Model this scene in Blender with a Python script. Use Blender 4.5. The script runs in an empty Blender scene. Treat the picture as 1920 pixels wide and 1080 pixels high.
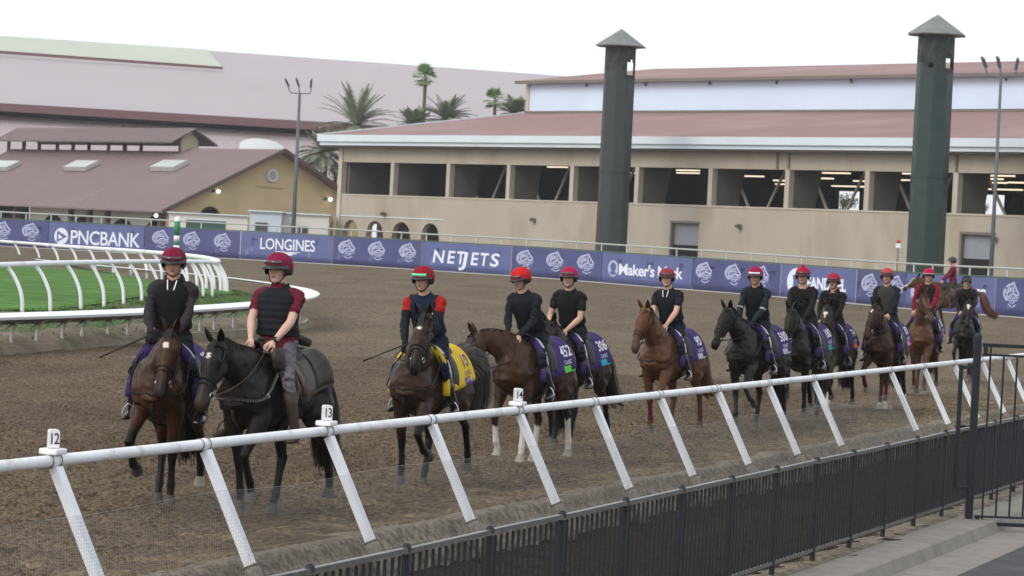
import bpy, bmesh, math, random
import numpy as np
from mathutils import Vector, Matrix, noise
random.seed(7)
R = math.radians
SC = bpy.context.scene
COL = SC.collection

# ------------------------------------------------------------------ camera, sky, sun, exposure
F_PX = 5000.0                       # focal length in pixels of the 1920 wide photograph
CAM_H = 2.78
PITCH = math.atan(90 / F_PX)
ROLL = R(2.8)
cam_d = bpy.data.cameras.new('camera')
cam = bpy.data.objects.new('camera', cam_d)
COL.objects.link(cam)
CAM_M = Matrix.Translation((0, 0, CAM_H)) @ Matrix.Rotation(R(90) - PITCH, 4, 'X') @ Matrix.Rotation(ROLL, 4, 'Z')
cam.matrix_world = CAM_M
cam_d.sensor_width = 36
cam_d.lens = 36 * F_PX / 1920
cam_d.clip_start = .5
cam_d.clip_end = 3000
cam_d.dof.use_dof = True
cam_d.dof.focus_distance = 29
cam_d.dof.aperture_fstop = 7.0
SC.camera = cam

w = bpy.data.worlds.new('World')
SC.world = w
w.use_nodes = True
nt = w.node_tree
nt.nodes.clear()
wo = nt.nodes.new('ShaderNodeOutputWorld')
sky = nt.nodes.new('ShaderNodeTexSky')
sky.sky_type = 'NISHITA'
sky.sun_disc = False
sky.sun_elevation = R(36)
sky.sun_rotation = R(222)
sky.air_density = 1.0
sky.dust_density = 4.0
b1 = nt.nodes.new('ShaderNodeBackground'); b1.inputs[1].default_value = .05
b2 = nt.nodes.new('ShaderNodeBackground'); b2.inputs[0].default_value = (.93, .965, 1, 1); b2.inputs[1].default_value = 1.0
ad = nt.nodes.new('ShaderNodeAddShader')
nt.links.new(sky.outputs[0], b1.inputs[0])
nt.links.new(b1.outputs[0], ad.inputs[0])
nt.links.new(b2.outputs[0], ad.inputs[1])
nt.links.new(ad.outputs[0], wo.inputs[0])
sun_d = bpy.data.lights.new('sun', 'SUN')
sun_d.energy = 1.15
sun_d.angle = R(25)
sun_d.color = (1, .96, .9)
sun = bpy.data.objects.new('sun', sun_d)
# Nishita: rotation 0 = +Y, clockwise seen from above
_az, _el = R(222), R(36)
sdir = Vector((math.sin(_az) * math.cos(_el), math.cos(_az) * math.cos(_el), math.sin(_el)))
sun.rotation_euler = sdir.to_track_quat('Z', 'Y').to_euler()
sun.location = sdir * 60
COL.objects.link(sun)
SC.view_settings.view_transform = 'Standard'
SC.view_settings.look = 'None'
SC.view_settings.gamma = 1
SC.view_settings.use_curve_mapping = False
SC.view_settings.exposure = 0.0
SC.render.resolution_x, SC.render.resolution_y = 1024, 576
SC.cycles.max_bounces = 6
SC.cycles.use_denoising = True

# ------------------------------------------------------------------ from photograph pixels to metres
def ray(px, py):
    d = CAM_M.to_3x3() @ Vector(((px - 960) / F_PX, (540 - py) / F_PX, -1))
    return d
def P(px, py, D):
    "point at ground distance D (world y) on the line of sight of a pixel"
    d = ray(px, py)
    return Vector((0, 0, CAM_H)) + d * (D / d.y)
def G(px, py, z=0.0):
    "where the line of sight meets the level z"
    d = ray(px, py)
    return Vector((0, 0, CAM_H)) + d * ((z - CAM_H) / d.z)
def proj(p):
    q = CAM_M.inverted() @ Vector(p)
    return (960 + F_PX * q.x / -q.z, 540 - F_PX * q.y / -q.z)
def XD(px, D, z=0):
    "point at distance D seen in picture column px (level z)"
    y = 450 + .0489 * (px - 960) + F_PX * (CAM_H - z) / D
    p = P(px, y, D)
    return Vector((p.x, D, z))

# ------------------------------------------------------------------ small mesh kit
class MB:
    def __init__(s):
        s.v = []; s.f = []; s.m = []
    def add(s, vs, fs, mi=0):
        k = len(s.v)
        s.v += [tuple(v) for v in vs]
        s.f += [tuple(i + k for i in f) for f in fs]
        s.m += [mi] * len(fs)
        return s
    def box(s, c, size, rot=None, mi=0):
        x, y, z = size[0] / 2, size[1] / 2, size[2] / 2
        c = Vector(c)
        vs = [Vector(q) for q in ((-x, -y, -z), (x, -y, -z), (x, y, -z), (-x, y, -z), (-x, -y, z), (x, -y, z), (x, y, z), (-x, y, z))]
        if rot is not None:
            vs = [rot @ v for v in vs]
        return s.add([v + c for v in vs], [(0, 3, 2, 1), (4, 5, 6, 7), (0, 1, 5, 4), (1, 2, 6, 5), (2, 3, 7, 6), (3, 0, 4, 7)], mi)
    def beam(s, a, b, wd, ht, up=(0, 0, 1), mi=0):
        a = Vector(a); b = Vector(b); t = (b - a)
        if t.length < 1e-6: return s
        t.normalize(); up = Vector(up)
        sd = t.cross(up)
        if sd.length < 1e-4: sd = t.cross(Vector((1, 0, 0)))
        sd.normalize(); u = sd.cross(t)
        vs = []
        for p in (a, b):
            for i, j in ((-1, -1), (1, -1), (1, 1), (-1, 1)):
                vs.append(p + sd * (i * wd / 2) + u * (j * ht / 2))
        return s.add(vs, [(0, 1, 2, 3), (4, 7, 6, 5), (0, 4, 5, 1), (1, 5, 6, 2), (2, 6, 7, 3), (3, 7, 4, 0)], mi)
    def tube(s, pts, rad, n=10, mi=0, cap=True, side=None):
        "rad: number, list of numbers, or list of (a along side, b across side)"
        pts = [Vector(p) for p in pts]
        m = len(pts)
        if not isinstance(rad, (list, tuple)): rad = [rad] * m
        vs = []; last = None
        for i, p in enumerate(pts):
            t = (pts[min(i + 1, m - 1)] - pts[max(i - 1, 0)]).normalized()
            if side is not None:
                sd = Vector(side[i] if isinstance(side, list) else side)
                sd = (sd - t * sd.dot(t))
            elif last is None:
                sd = t.cross(Vector((0, 0, 1)))
                if sd.length < .05: sd = t.cross(Vector((0, 1, 0)))
            else:
                sd = last - t * last.dot(t)
            sd.normalize(); last = sd
            u = t.cross(sd)
            r = rad[i]
            a, b = r if isinstance(r, (list, tuple)) else (r, r)
            for k in range(n):
                an = 2 * math.pi * k / n
                vs.append(p + sd * (a * math.cos(an)) + u * (b * math.sin(an)))
        fs = []
        for i in range(m - 1):
            for k in range(n):
                fs.append((i * n + k, i * n + (k + 1) % n, (i + 1) * n + (k + 1) % n, (i + 1) * n + k))
        if cap:
            vs += [pts[0], pts[-1]]
            c0, c1 = m * n, m * n + 1
            for k in range(n):
                fs.append((c0, (k + 1) % n, k))
                fs.append((c1, (m - 1) * n + k, (m - 1) * n + (k + 1) % n))
        return s.add(vs, fs, mi)
    def lathe(s, prof, n=16, c=(0, 0, 0), rot=None, mi=0, sx=1, sy=1):
        "prof: list of (r, z)"
        vs = []; c = Vector(c)
        for r, z in prof:
            for k in range(n):
                a = 2 * math.pi * k / n
                q = Vector((r * sx * math.cos(a), r * sy * math.sin(a), z))
                vs.append((rot @ q if rot is not None else q) + c)
        fs = []
        for i in range(len(prof) - 1):
            for k in range(n):
                fs.append((i * n + k, i * n + (k + 1) % n, (i + 1) * n + (k + 1) % n, (i + 1) * n + k))
        return s.add(vs, fs, mi)
    def prism(s, poly, a, b, mi=0):
        "poly: list of points (Vector), a, b: offset vectors of the two faces"
        n = len(poly); a = Vector(a); b = Vector(b)
        vs = [Vector(p) + a for p in poly] + [Vector(p) + b for p in poly]
        fs = [tuple(range(n)), tuple(range(2 * n - 1, n - 1, -1))]
        for i in range(n):
            j = (i + 1) % n
            fs.append((i, i + n, j + n, j))
        return s.add(vs, fs, mi)
    def grid(s, pts, mi=0):
        "pts[i][j]"
        m, n = len(pts), len(pts[0])
        vs = [p for r in pts for p in r]
        fs = [(i * n + j, i * n + j + 1, (i + 1) * n + j + 1, (i + 1) * n + j) for i in range(m - 1) for j in range(n - 1)]
        return s.add(vs, fs, mi)
    def mesh(s, name, mats, smooth=False):
        me = bpy.data.meshes.new(name)
        me.from_pydata([tuple(v) for v in s.v], [], s.f)
        if not isinstance(mats, (list, tuple)): mats = [mats]
        for q in mats: me.materials.append(q)
        if len(mats) > 1: me.polygons.foreach_set('material_index', s.m)
        if smooth: me.polygons.foreach_set('use_smooth', [True] * len(s.f))
        me.update()
        return me
    def build(s, name, mats, parent=None, smooth=False, fix=False, **kw):
        me = s.mesh(name, mats, smooth)
        if fix: fixn(me)
        return link(name, me, parent, **kw)
def fixn(me):
    b = bmesh.new(); b.from_mesh(me)
    bmesh.ops.recalc_face_normals(b, faces=b.faces)
    b.to_mesh(me); b.free()
def link(name, data, parent=None, **kw):
    o = bpy.data.objects.new(name, data)
    COL.objects.link(o)
    if parent is not None: o.parent = parent
    for k, v in kw.items(): o[k] = v
    return o
def thing(name, label, cat, loc=(0, 0, 0), rz=0, group=None):
    o = bpy.data.objects.new(name, None)
    o.empty_display_size = .2
    COL.objects.link(o)
    o.location = loc; o.rotation_euler = (0, 0, rz)
    o['label'] = label; o['category'] = cat
    if group: o['group'] = group
    return o
def tag(o, label=None, cat=None, group=None, kind=None):
    if label: o['label'] = label
    if cat: o['category'] = cat
    if group: o['group'] = group
    if kind: o['kind'] = kind
    return o
def autosmooth(o, ang=35):
    me = o.data
    me.polygons.foreach_set('use_smooth', [True] * len(me.polygons))
    try: me.set_sharp_from_angle(angle=R(ang))
    except Exception: pass
    return o

# ------------------------------------------------------------------ materials
MATS = {}
def mat(name, col, rough=.8, spec=.3, vary=0, vscale=3, bump=0, bscale=30, metal=0, col2=None, coords='Object',
        stretch=None, dirt=None, emit=None, sheen=0, attr=None, detail=4, wave=None, alpha=None):
    if name in MATS: return MATS[name]
    m = bpy.data.materials.new(name); m.use_nodes = True
    nt = m.node_tree; N = nt.nodes; L = nt.links
    bs = N['Principled BSDF']
    bs.inputs['Roughness'].default_value = rough
    bs.inputs['Metallic'].default_value = metal
    bs.inputs['Specular IOR Level'].default_value = spec
    if sheen:
        bs.inputs['Sheen Weight'].default_value = sheen
    tc = N.new('ShaderNodeTexCoord')
    cs = tc.outputs[coords]
    if stretch:
        mp = N.new('ShaderNodeMapping'); mp.inputs['Scale'].default_value = stretch
        L.new(cs, mp.inputs[0]); cs = mp.outputs[0]
    base = None
    if attr:
        at = N.new('ShaderNodeAttribute'); at.attribute_name = attr
        base = at.outputs['Color']
    if vary or col2:
        nz = N.new('ShaderNodeTexNoise'); nz.inputs['Scale'].default_value = vscale; nz.inputs['Detail'].default_value = detail
        L.new(cs, nz.inputs['Vector'])
        rmp = N.new('ShaderNodeValToRGB')
        rmp.color_ramp.elements[0].position = .3; rmp.color_ramp.elements[1].position = .7
        c1 = tuple(col[:3]); 
        if attr:
            lo = 1 - vary; hi = 1 + vary
            rmp.color_ramp.elements[0].color = (lo, lo, lo, 1); rmp.color_ramp.elements[1].color = (hi, hi, hi, 1)
        else:
            a = tuple(c * (1 - vary) for c in c1); b = tuple(c * (1 + vary) for c in (col2 or c1))
            rmp.color_ramp.elements[0].color = a + (1,); rmp.color_ramp.elements[1].color = b + (1,)
        L.new(nz.outputs[0], rmp.inputs[0])
        if attr:
            mx = N.new('ShaderNodeMix'); mx.data_type = 'RGBA'; mx.blend_type = 'MULTIPLY'; mx.inputs['Factor'].default_value = 1
            mx.clamp_result = False
            L.new(base, mx.inputs[6]); L.new(rmp.outputs[0], mx.inputs[7]); base = mx.outputs[2]
        else: base = rmp.outputs[0]
    if dirt:
        dc, dsc, dlo, dhi = dirt
        nz2 = N.new('ShaderNodeTexNoise'); nz2.inputs['Scale'].default_value = dsc; nz2.inputs['Detail'].default_value = 6
        L.new(cs, nz2.inputs['Vector'])
        mr = N.new('ShaderNodeMapRange'); mr.inputs[1].default_value = dlo; mr.inputs[2].default_value = dhi
        L.new(nz2.outputs[0], mr.inputs[0])
        mx = N.new('ShaderNodeMix'); mx.data_type = 'RGBA'
        L.new(mr.outputs[0], mx.inputs['Factor'])
        if base is not None: L.new(base, mx.inputs[6])
        else: mx.inputs[6].default_value = tuple(col[:3]) + (1,)
        mx.inputs[7].default_value = tuple(dc) + (1,)
        base = mx.outputs[2]
    if base is not None: L.new(base, bs.inputs['Base Color'])
    else: bs.inputs['Base Color'].default_value = tuple(col[:3]) + (1,)
    h = None
    if bump:
        nb = N.new('ShaderNodeTexNoise'); nb.inputs['Scale'].default_value = bscale; nb.inputs['Detail'].default_value = 5
        L.new(cs, nb.inputs['Vector'])
        bp = N.new('ShaderNodeBump'); bp.inputs['Strength'].default_value = 1; bp.inputs['Distance'].default_value = bump
        L.new(nb.outputs[0], bp.inputs['Height'])
        h = bp
    if wave:                                     # (scale, depth, axis)
        wv = N.new('ShaderNodeTexWave'); wv.wave_type = 'BANDS'; wv.bands_direction = wave[2]
        wv.inputs['Scale'].default_value = wave[0]
        L.new(tc.outputs['Object'], wv.inputs['Vector'])
        b2_ = N.new('ShaderNodeBump'); b2_.inputs['Strength'].default_value = 1; b2_.inputs['Distance'].default_value = wave[1]
        L.new(wv.outputs[1], b2_.inputs['Height'])
        if h: L.new(h.outputs[0], b2_.inputs['Normal'])
        h = b2_
    if h: L.new(h.outputs[0], bs.inputs['Normal'])
    if emit:
        bs.inputs['Emission Color'].default_value = tuple(emit[0]) + (1,)
        bs.inputs['Emission Strength'].default_value = emit[1]
    MATS[name] = m
    return m

M_WHITE = mat('white_paint', (.78, .79, .81), .42, .45, vary=.07, vscale=2.5, dirt=((.42, .38, .33), 5, .54, .78))
M_WHITE2 = mat('white_plastic', (.78, .79, .81), .45, .4, vary=.05, vscale=4, dirt=((.35, .32, .27), 14, .62, .85))
M_POST = mat('white_post_paint', (.74, .77, .82), .5, .4, vary=.06, vscale=5, dirt=((.42, .38, .33), 9, .55, .78))
M_BLACK = mat('black_metal', (.012, .015, .020), .5, .3, vary=.25, vscale=20)
M_GREYMET = mat('fence_highlight_metal', (.13, .125, .12), .36, .6, vary=.25, vscale=15, metal=.3)  # pale grey puts the top rail's highlight into the colour
M_SLEEVE = mat('muddy_sleeve', (.20, .18, .155), .9, .2, vary=.25, vscale=25, bump=.004, bscale=60)
M_WIRE = mat('galvanised_wire', (.21, .21, .205), .5, .4)
M_DIRT = None

# ================================================================== THE GROUND
RB = Vector((-.996, 23.59, 0)); RE = Vector((.37613, .92657, 0)); RN = Vector((-.92657, .37613, 0))
def RL(t, w_, z): return RB + RE * t + RN * w_ + Vector((0, 0, z))
_rng = np.random.default_rng(5)
def vnoise(x, y, seed=0):
    "smooth value noise of arrays"
    r = np.random.default_rng(seed); T = r.random((256, 256))
    xi = np.floor(x).astype(int); yi = np.floor(y).astype(int)
    fx = x - xi; fy = y - yi
    fx = fx * fx * (3 - 2 * fx); fy = fy * fy * (3 - 2 * fy)
    a = T[xi % 256, yi % 256]; b = T[(xi + 1) % 256, yi % 256]; c = T[xi % 256, (yi + 1) % 256]; d = T[(xi + 1) % 256, (yi + 1) % 256]
    return (a * (1 - fx) + b * fx) * (1 - fy) + (c * (1 - fx) + d * fx) * fy
def fbm(x, y, o=4, seed=0):
    s = 0; a = 1; k = 0
    for i in range(o):
        s = s + a * vnoise(x * 2 ** i, y * 2 ** i, seed + i); k += a; a *= .55
    return s / k
def sheet(name, X, Y, Z, m, parent=None, smooth=True, **kw):
    "X, Y, Z: 2d numpy arrays"
    a, b = X.shape
    vs = np.stack([X, Y, Z], -1).reshape(-1, 3)
    idx = np.arange(a * b).reshape(a, b)
    f = np.stack([idx[:-1, :-1], idx[:-1, 1:], idx[1:, 1:], idx[1:, :-1]], -1).reshape(-1, 4)
    me = bpy.data.meshes.new(name)
    me.vertices.add(len(vs)); me.vertices.foreach_set('co', vs.ravel())
    me.loops.add(f.size); me.loops.foreach_set('vertex_index', f.ravel().astype(np.int32))
    me.polygons.add(len(f)); me.polygons.foreach_set('loop_start', np.arange(0, f.size, 4, dtype=np.int32))
    me.polygons.foreach_set('use_smooth', [smooth] * len(f))
    me.update(calc_edges=True); me.validate()
    fixn_up(me)
    me.materials.append(m)
    return link(name, me, parent, **kw)
def fixn_up(me):
    if len(me.polygons) and me.polygons[0].normal.z < 0: me.flip_normals()

def dirt_material(name, c1, c2, c3, clod=34, bump=.02, con=.85):
    m = bpy.data.materials.new(name); m.use_nodes = True
    nt = m.node_tree; N = nt.nodes; L = nt.links; bs = N['Principled BSDF']
    bs.inputs['Roughness'].default_value = .95; bs.inputs['Specular IOR Level'].default_value = .15
    tc = N.new('ShaderNodeTexCoord')
    def nz(sc, det, st=None):
        n = N.new('ShaderNodeTexNoise'); n.inputs['Scale'].default_value = sc; n.inputs['Detail'].default_value = det
        n.inputs['Roughness'].default_value = .6
        if st:
            mp = N.new('ShaderNodeMapping'); mp.inputs['Scale'].default_value = st; L.new(tc.outputs['Object'], mp.inputs[0]); L.new(mp.outputs[0], n.inputs[0])
        else: L.new(tc.outputs['Object'], n.inputs[0])
        return n
    a = nz(.35, 4, (1, .4, 1)); b = nz(7, 8); c = nz(clod, 4)
    r1 = N.new('ShaderNodeValToRGB'); r1.color_ramp.elements[0].position = .36; r1.color_ramp.elements[1].position = .66
    r1.color_ramp.elements[0].color = c1 + (1,); r1.color_ramp.elements[1].color = c2 + (1,)
    L.new(a.outputs[0], r1.inputs[0])
    r1.color_ramp.elements[0].position = .40; r1.color_ramp.elements[1].position = .60
    r2 = N.new('ShaderNodeMapRange'); r2.inputs[1].default_value = .42; r2.inputs[2].default_value = .62
    L.new(b.outputs[0], r2.inputs[0])
    mx = N.new('ShaderNodeMix'); mx.data_type = 'RGBA'
    L.new(r2.outputs[0], mx.inputs['Factor']); L.new(r1.outputs[0], mx.inputs[6]); mx.inputs[7].default_value = c3 + (1,)
    r3 = N.new('ShaderNodeValToRGB'); r3.color_ramp.elements[0].position = .40; r3.color_ramp.elements[1].position = .60
    r3.color_ramp.elements[0].color = (.34, .33, .32, 1); r3.color_ramp.elements[1].color = (1.55, 1.55, 1.52, 1)
    L.new(c.outputs[0], r3.inputs[0])
    mm = N.new('ShaderNodeMix'); mm.data_type = 'RGBA'; mm.blend_type = 'MULTIPLY'; mm.inputs['Factor'].default_value = con
    L.new(mx.outputs[2], mm.inputs[6]); L.new(r3.outputs[0], mm.inputs[7])
    L.new(mm.outputs[2], bs.inputs['Base Color'])
    bp = N.new('ShaderNodeBump'); bp.inputs['Distance'].default_value = bump; bp.inputs['Strength'].default_value = 1
    L.new(c.outputs[0], bp.inputs['Height']); L.new(bp.outputs[0], bs.inputs['Normal'])
    return m
M_TRACK = dirt_material('track_dirt', (.086, .060, .037), (.150, .110, .068), (.106, .079, .052), 22, .04)
M_TRACKFAR = dirt_material('far_track_dirt', (.112, .083, .052), (.168, .130, .084), (.128, .098, .065), 9, .05)
M_BANK = dirt_material('bank_sand', (.175, .145, .110), (.235, .200, .155), (.15, .125, .096), 16, .02, .55)
M_OCHRE = dirt_material('ochre_sand', (.150, .108, .060), (.20, .150, .088), (.12, .09, .058), 20, .03, .7)
M_MULCH = dirt_material('dark_mulch', (.026, .018, .012), (.055, .038, .026), (.016, .011, .008), 28, .03)
M_CONC = mat('kerb_concrete', (.235, .215, .19), .9, .2, vary=.12, vscale=3, bump=.002, bscale=80, dirt=((.20, .18, .155), 5, .50, .75))
M_ASPH = mat('asphalt', (.060, .062, .066), .9, .25, vary=.3, vscale=60, bump=.004, bscale=150, dirt=((.10, .10, .10), 2, .45, .8))
M_TURF = mat('turf', (.062, .155, .030), .95, .1, vary=.2, vscale=.6, bump=.03, bscale=30, col2=(.095, .205, .048), dirt=((.11, .15, .05), .9, .56, .74))
M_BANKGRASS = mat('bank_grass', (.060, .115, .032), .95, .1, vary=.35, vscale=2.2, bump=.05, bscale=12, dirt=((.15, .125, .085), 1.3, .45, .60))
M_GRASSBLADE = mat('grass_blades', (.060, .125, .030), .9, .1, vary=.3, vscale=1.5, col2=(.10, .165, .05))
M_WASTE = mat('waste_ground', (.20, .17, .13), .95, .1, vary=.2, vscale=.2)

# --- banner line (needed for the far edge of the track)
BAN = [(-480, 385, 205), (-160, 401, 196), (0, 410, 193), (333, 427.5, 190), (640, 443.5, 186), (860, 456, 181), (1040, 466, 174), (1200, 477, 167), (1320, 485, 164), (1450, 494, 160), (1610, 505, 152), (1762, 515, 143), (1900, 522, 137), (2060, 531, 129), (2300, 545, 121)]
BH = 2.0
_bp = [P(x, y, d) for x, y, d in BAN]
def _cr(pts, m=12):
    "catmull-rom through points"
    out = []
    q = [pts[0] * 2 - pts[1]] + pts + [pts[-1] * 2 - pts[-2]]
    for i in range(1, len(q) - 2):
        for k in range(m):
            t = k / m
            a, b, c, d = q[i - 1], q[i], q[i + 1], q[i + 2]
            out.append(.5 * ((2 * b) + (c - a) * t + (2 * a - 5 * b + 4 * c - d) * t * t + (3 * b - a - 3 * c + d) * t ** 3))
    out.append(pts[-1].copy())
    return out
BANC = _cr(_bp)                                   # top edge of the banner
BPX = [proj(p)[0] for p in BANC]
def ban_at(px):
    "top edge point of the banner in picture column px"
    for i in range(len(BPX) - 1):
        if BPX[i] <= px <= BPX[i + 1]:
            t = (px - BPX[i]) / (BPX[i + 1] - BPX[i])
            return BANC[i].lerp(BANC[i + 1], t)
    return BANC[0] if px < BPX[0] else BANC[-1]
def col_end(px): return ban_at(px)

# --- far track: ruled sheet from 44 m to the foot of the banner
def track_z(px, D):
    e = ban_at(px); zb = e.z - BH
    s = min(max((D - 60) / max(e.y - 60, 1), 0), 1)
    s = s * s * (3 - 2 * s)
    return zb * s
cols = list(np.linspace(-480, 2300, 140))
rows = list(np.linspace(0, 1, 90) ** 1.3)
X = []; Y = []; Z = []
for px in cols:
    e = ban_at(px); rx = []; ry = []; rz = []
    k = (px - 960) / F_PX
    for q in rows:
        D = 46 + (e.y + 2.5 - 46) * q
        z = track_z(px, D)
        rx.append(XD(px, D, z).x); ry.append(D); rz.append(z)
    X.append(rx); Y.append(ry); Z.append(rz)
X, Y, Z = map(np.array, (X, Y, Z))
Z = Z + (fbm(X * .8, Y * .8, 3, 11) - .5) * .05
Z[:, 0] = -.03
# near track: real clods, a sheet in rail coordinates
t_ = np.arange(-15, 33, .055); w_ = np.concatenate([np.arange(.50, 10, .055), np.arange(10, 22, .16)])
T, W = np.meshgrid(t_, w_, indexing='ij')
NX = RB.x + RE.x * T + RN.x * W; NY = RB.y + RE.y * T + RN.y * W
clod = fbm(NX * 5.5, NY * 5.5, 4, 21); big = fbm(NX * .9, NY * .9, 3, 31)
ridge = np.abs(fbm(NX * 2.6, NY * 2.6, 3, 41) - .5)
NZ = (clod - .5) * .06 + (big - .5) * .05 - ridge * .04 + .01
pits = np.clip((fbm(NX * 3.4, NY * 3.4, 3, 45) - .60) * 7, 0, 1)
NZ = NZ - pits * .05
_hr = np.random.default_rng(77)
for _ in range(2600):                            # hoof prints, thickest along the riders' path
    tt0 = _hr.uniform(-14, 31); ww0 = abs(_hr.normal(4.2, 3.0)) + .9
    i0 = int((tt0 + 15) / .055); j0 = int(np.searchsorted(w_, ww0))
    if j0 > len(w_) - 5 or i0 < 4 or i0 > len(t_) - 5: continue
    sl_i, sl_j = slice(i0 - 3, i0 + 4), slice(max(j0 - 3, 0), j0 + 4)
    rr_ = np.hypot(T[sl_i, sl_j] - tt0, W[sl_i, sl_j] - ww0) / .085
    NZ[sl_i, sl_j] += -.045 * np.exp(-rr_ ** 2 * 1.6) + .020 * np.exp(-(rr_ - 1.45) ** 2 * 6)
edge = np.clip((W - .60) / 1.0, 0, 1)
NZ = NZ * (.25 + .75 * edge) + (1 - edge) ** 2 * .035
NZ[:, 0] = -.06; NZ[:, 1] = np.minimum(NZ[:, 1], .01)
sheet('dirt_track', NX, NY, NZ, M_TRACK, kind='structure')
k_ = int(np.searchsorted(w_, 2.3)); fade = np.clip((W[:, :k_] - .5) / 1.8, 0, 1)
mz = NZ[:, :k_] + (fbm(NX[:, :k_] * 2.4, NY[:, :k_] * 2.4, 4, 47) - .50 - .34 * fade ** 1.2 + .03) * .10
mz[:, 0] = -.07; mz[:, 1] = np.minimum(mz[:, 1], .0)
sheet('sandy_margin', NX[:, :k_], NY[:, :k_], mz, M_OCHRE, kind='structure')
sheet('dirt_track_bend', X, Y, Z - .012, M_TRACKFAR, kind='structure')
# underlay reaching the horizon
g = MB(); g.add([(-800, -20, -.75), (800, -20, -.75), (800, 1300, -.75), (-800, 1300, -.75)], [(0, 1, 2, 3)])
g.build('ground', M_WASTE, kind='structure')
g = MB()
pts = []
for q in BANC:
    b = Vector((q.x, q.y, q.z - BH - .02)); o = b + Vector((0, 2, 0)); far = Vector((q.x * 3.2, q.y * 3.2, b.z + .0))
    pts.append([b + Vector((0, .3, 0)), o, far])
g.grid(pts); o = g.build('yard_ground', M_WASTE, kind='structure')

# --- sandy bank below the rail, with a broken ledge
t_ = np.arange(-15, 40, .06); w_ = np.array([.95, .80, .66, .54, .46, .42, .39, .37, .35, .33, .31, .29, .27, .25, .235, .22, .20, .17])
zz = np.array([-.03, .008, .026, .038, .044, .046, .044, .032, .008, -.025, -.06, -.085, -.10, -.115, -.17, -.24, -.32, -.42])
T, W = np.meshgrid(t_, w_, indexing='ij')
jag = (fbm(T * 1.6, T * 0 + 3, 4, 51) - .5) * .10
wig = np.where((W < .5) & (W > .2), .8, .3)
W2 = W + jag * wig
NX = RB.x + RE.x * T + RN.x * W2; NY = RB.y + RE.y * T + RN.y * W2
NZ = zz[None, :] + (fbm(T * 6, W * 14, 4, 61) - .5) * .028 + (fbm(T * 1.1, W * 2, 2, 71) - .5) * .05
NZ[:, 0] = -.05
sheet('sandy_bank', NX, NY, NZ, M_BANK, kind='structure')
# --- dark mulch between bank and fence
t_ = np.arange(-15, 42, .10); w_ = np.linspace(.26, -2.62, 32)
T, W = np.meshgrid(t_, w_, indexing='ij')
NX = RB.x + RE.x * T + RN.x * W; NY = RB.y + RE.y * T + RN.y * W
NZ = -.34 - .10 * np.clip((-.35 - W) / 1.9, 0, 1) + (fbm(T * 5, W * 5, 3, 81) - .5) * .09
sheet('mulch_strip', NX, NY, NZ, M_MULCH, kind='structure')

# --- kerb, gutter and asphalt on the near side of the fence
FW = -2.37                                        # the fence stands at this w
def strip(name, prof, t0, t1, m, jn=None, kind='structure', parent=None):
    g = MB()
    pts = [[RL(t, a, z) for a, z in prof] for t in (t0, t1)]
    g.grid(pts); o = g.build(name, m, parent, kind=kind)
    return o
for i in range(-7, 20):                           # kerb blocks with open joints
    a = i * 3.05 - .9
    pr = [(FW - .12, -.60), (FW - .12, -.425), (FW - .30, -.412), (FW - .62, -.418), (FW - .645, -.432), (FW - .70, -.55), (FW - .72, -.64)]
    g = MB()
    pts = [[RL(t, a_, z) for a_, z in pr] for t in (a + .006, a + 3.04)]
    g.grid(pts)
    n = len(pr)
    g.f += [tuple(range(n))[::-1], tuple(range(n, 2 * n))]; g.m += [0, 0]
    g.build('kerb_stone', M_CONC, fix=True, kind='structure')
strip('gutter', [(FW - .66, -.556), (FW - 1.25, -.575), (FW - 1.27, -.60)], -15, 60, M_CONC)
gp = bpy.data.objects['gutter']
strip('gravel_edge', [(FW + .25, -.44), (FW + .02, -.41), (FW - .13, -.422)], -15, 60, M_BANK)
g = MB(); g.add([RL(-18, FW - 1.23, -.579), RL(70, FW - 1.23, -.579), RL(70, FW - 30, -.62), RL(-18, FW - 30, -.62)], [(0, 1, 2, 3)])
g.build('asphalt_road', M_ASPH, kind='structure')

# ------------------------------------------------------------------ turf infield
# pixel column, near edge distance, far edge distance
TF = [(-450, 53, 215), (-170, 60, 192), (43, 64, 163), (105, 65.5, 147), (157, 69, 135), (203, 73, 126), (236, 77, 118), (272, 81, 111), (318, 83.5, 104), (377, 86, 98), (412, 88, 95), (440, 89, 93)]
def zturf(D): return .52 + (.08 if D > 80 else 0) * 0 - (.0062 * (D - 89) if D > 89 else 0)
X = []; Y = []; Z = []
px_ = np.linspace(-450, 440, 80)
dn = np.interp(px_, [a[0] for a in TF], [a[1] for a in TF]); df = np.interp(px_, [a[0] for a in TF], [a[2] for a in TF])
for px, a, b in zip(px_, dn, df):
    rr = np.linspace(a - .3, b + .5, 40); rx = []; rz = []
    for D in rr:
        z = zturf(D) + .02; rx.append(XD(px, D, z).x); rz.append(z)
    X.append(rx); Y.append(rr); Z.append(rz)
X, Y, Z = map(np.array, (X, Y, Z))
Z += (fbm(X * .7, Y * .7, 3, 91) - .5) * .06
sheet('turf_course', X, Y, Z, M_TURF, kind='structure')

# cover rail of the dirt track's inner side, as a curve of (px, y of the top, distance)
IR = [(-420, 606, 42.5), (-150, 597.5, 48.5), (0, 592, 52.6), (120, 588.5, 56), (240, 584, 60), (360, 578, 64), (480, 570, 69), (540, 563, 72), (580, 555, 75), (592, 549, 78), (585, 543.5, 81), (560, 537.5, 85), (500, 528.5, 91), (430, 520, 98), (304, 508, 113), (204, 499, 126), (90, 488, 148), (5, 481, 163), (-150, 474, 180), (-420, 461, 205)]
IRC = _cr([P(*q) for q in IR], 10)
def ir_ground(p):
    D = p.y
    return max(p.z - .90, 0) * .6 if D < 78 else p.z - (.9 if D < 90 else max(.3, .9 - (D - 90) * .02))
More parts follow.
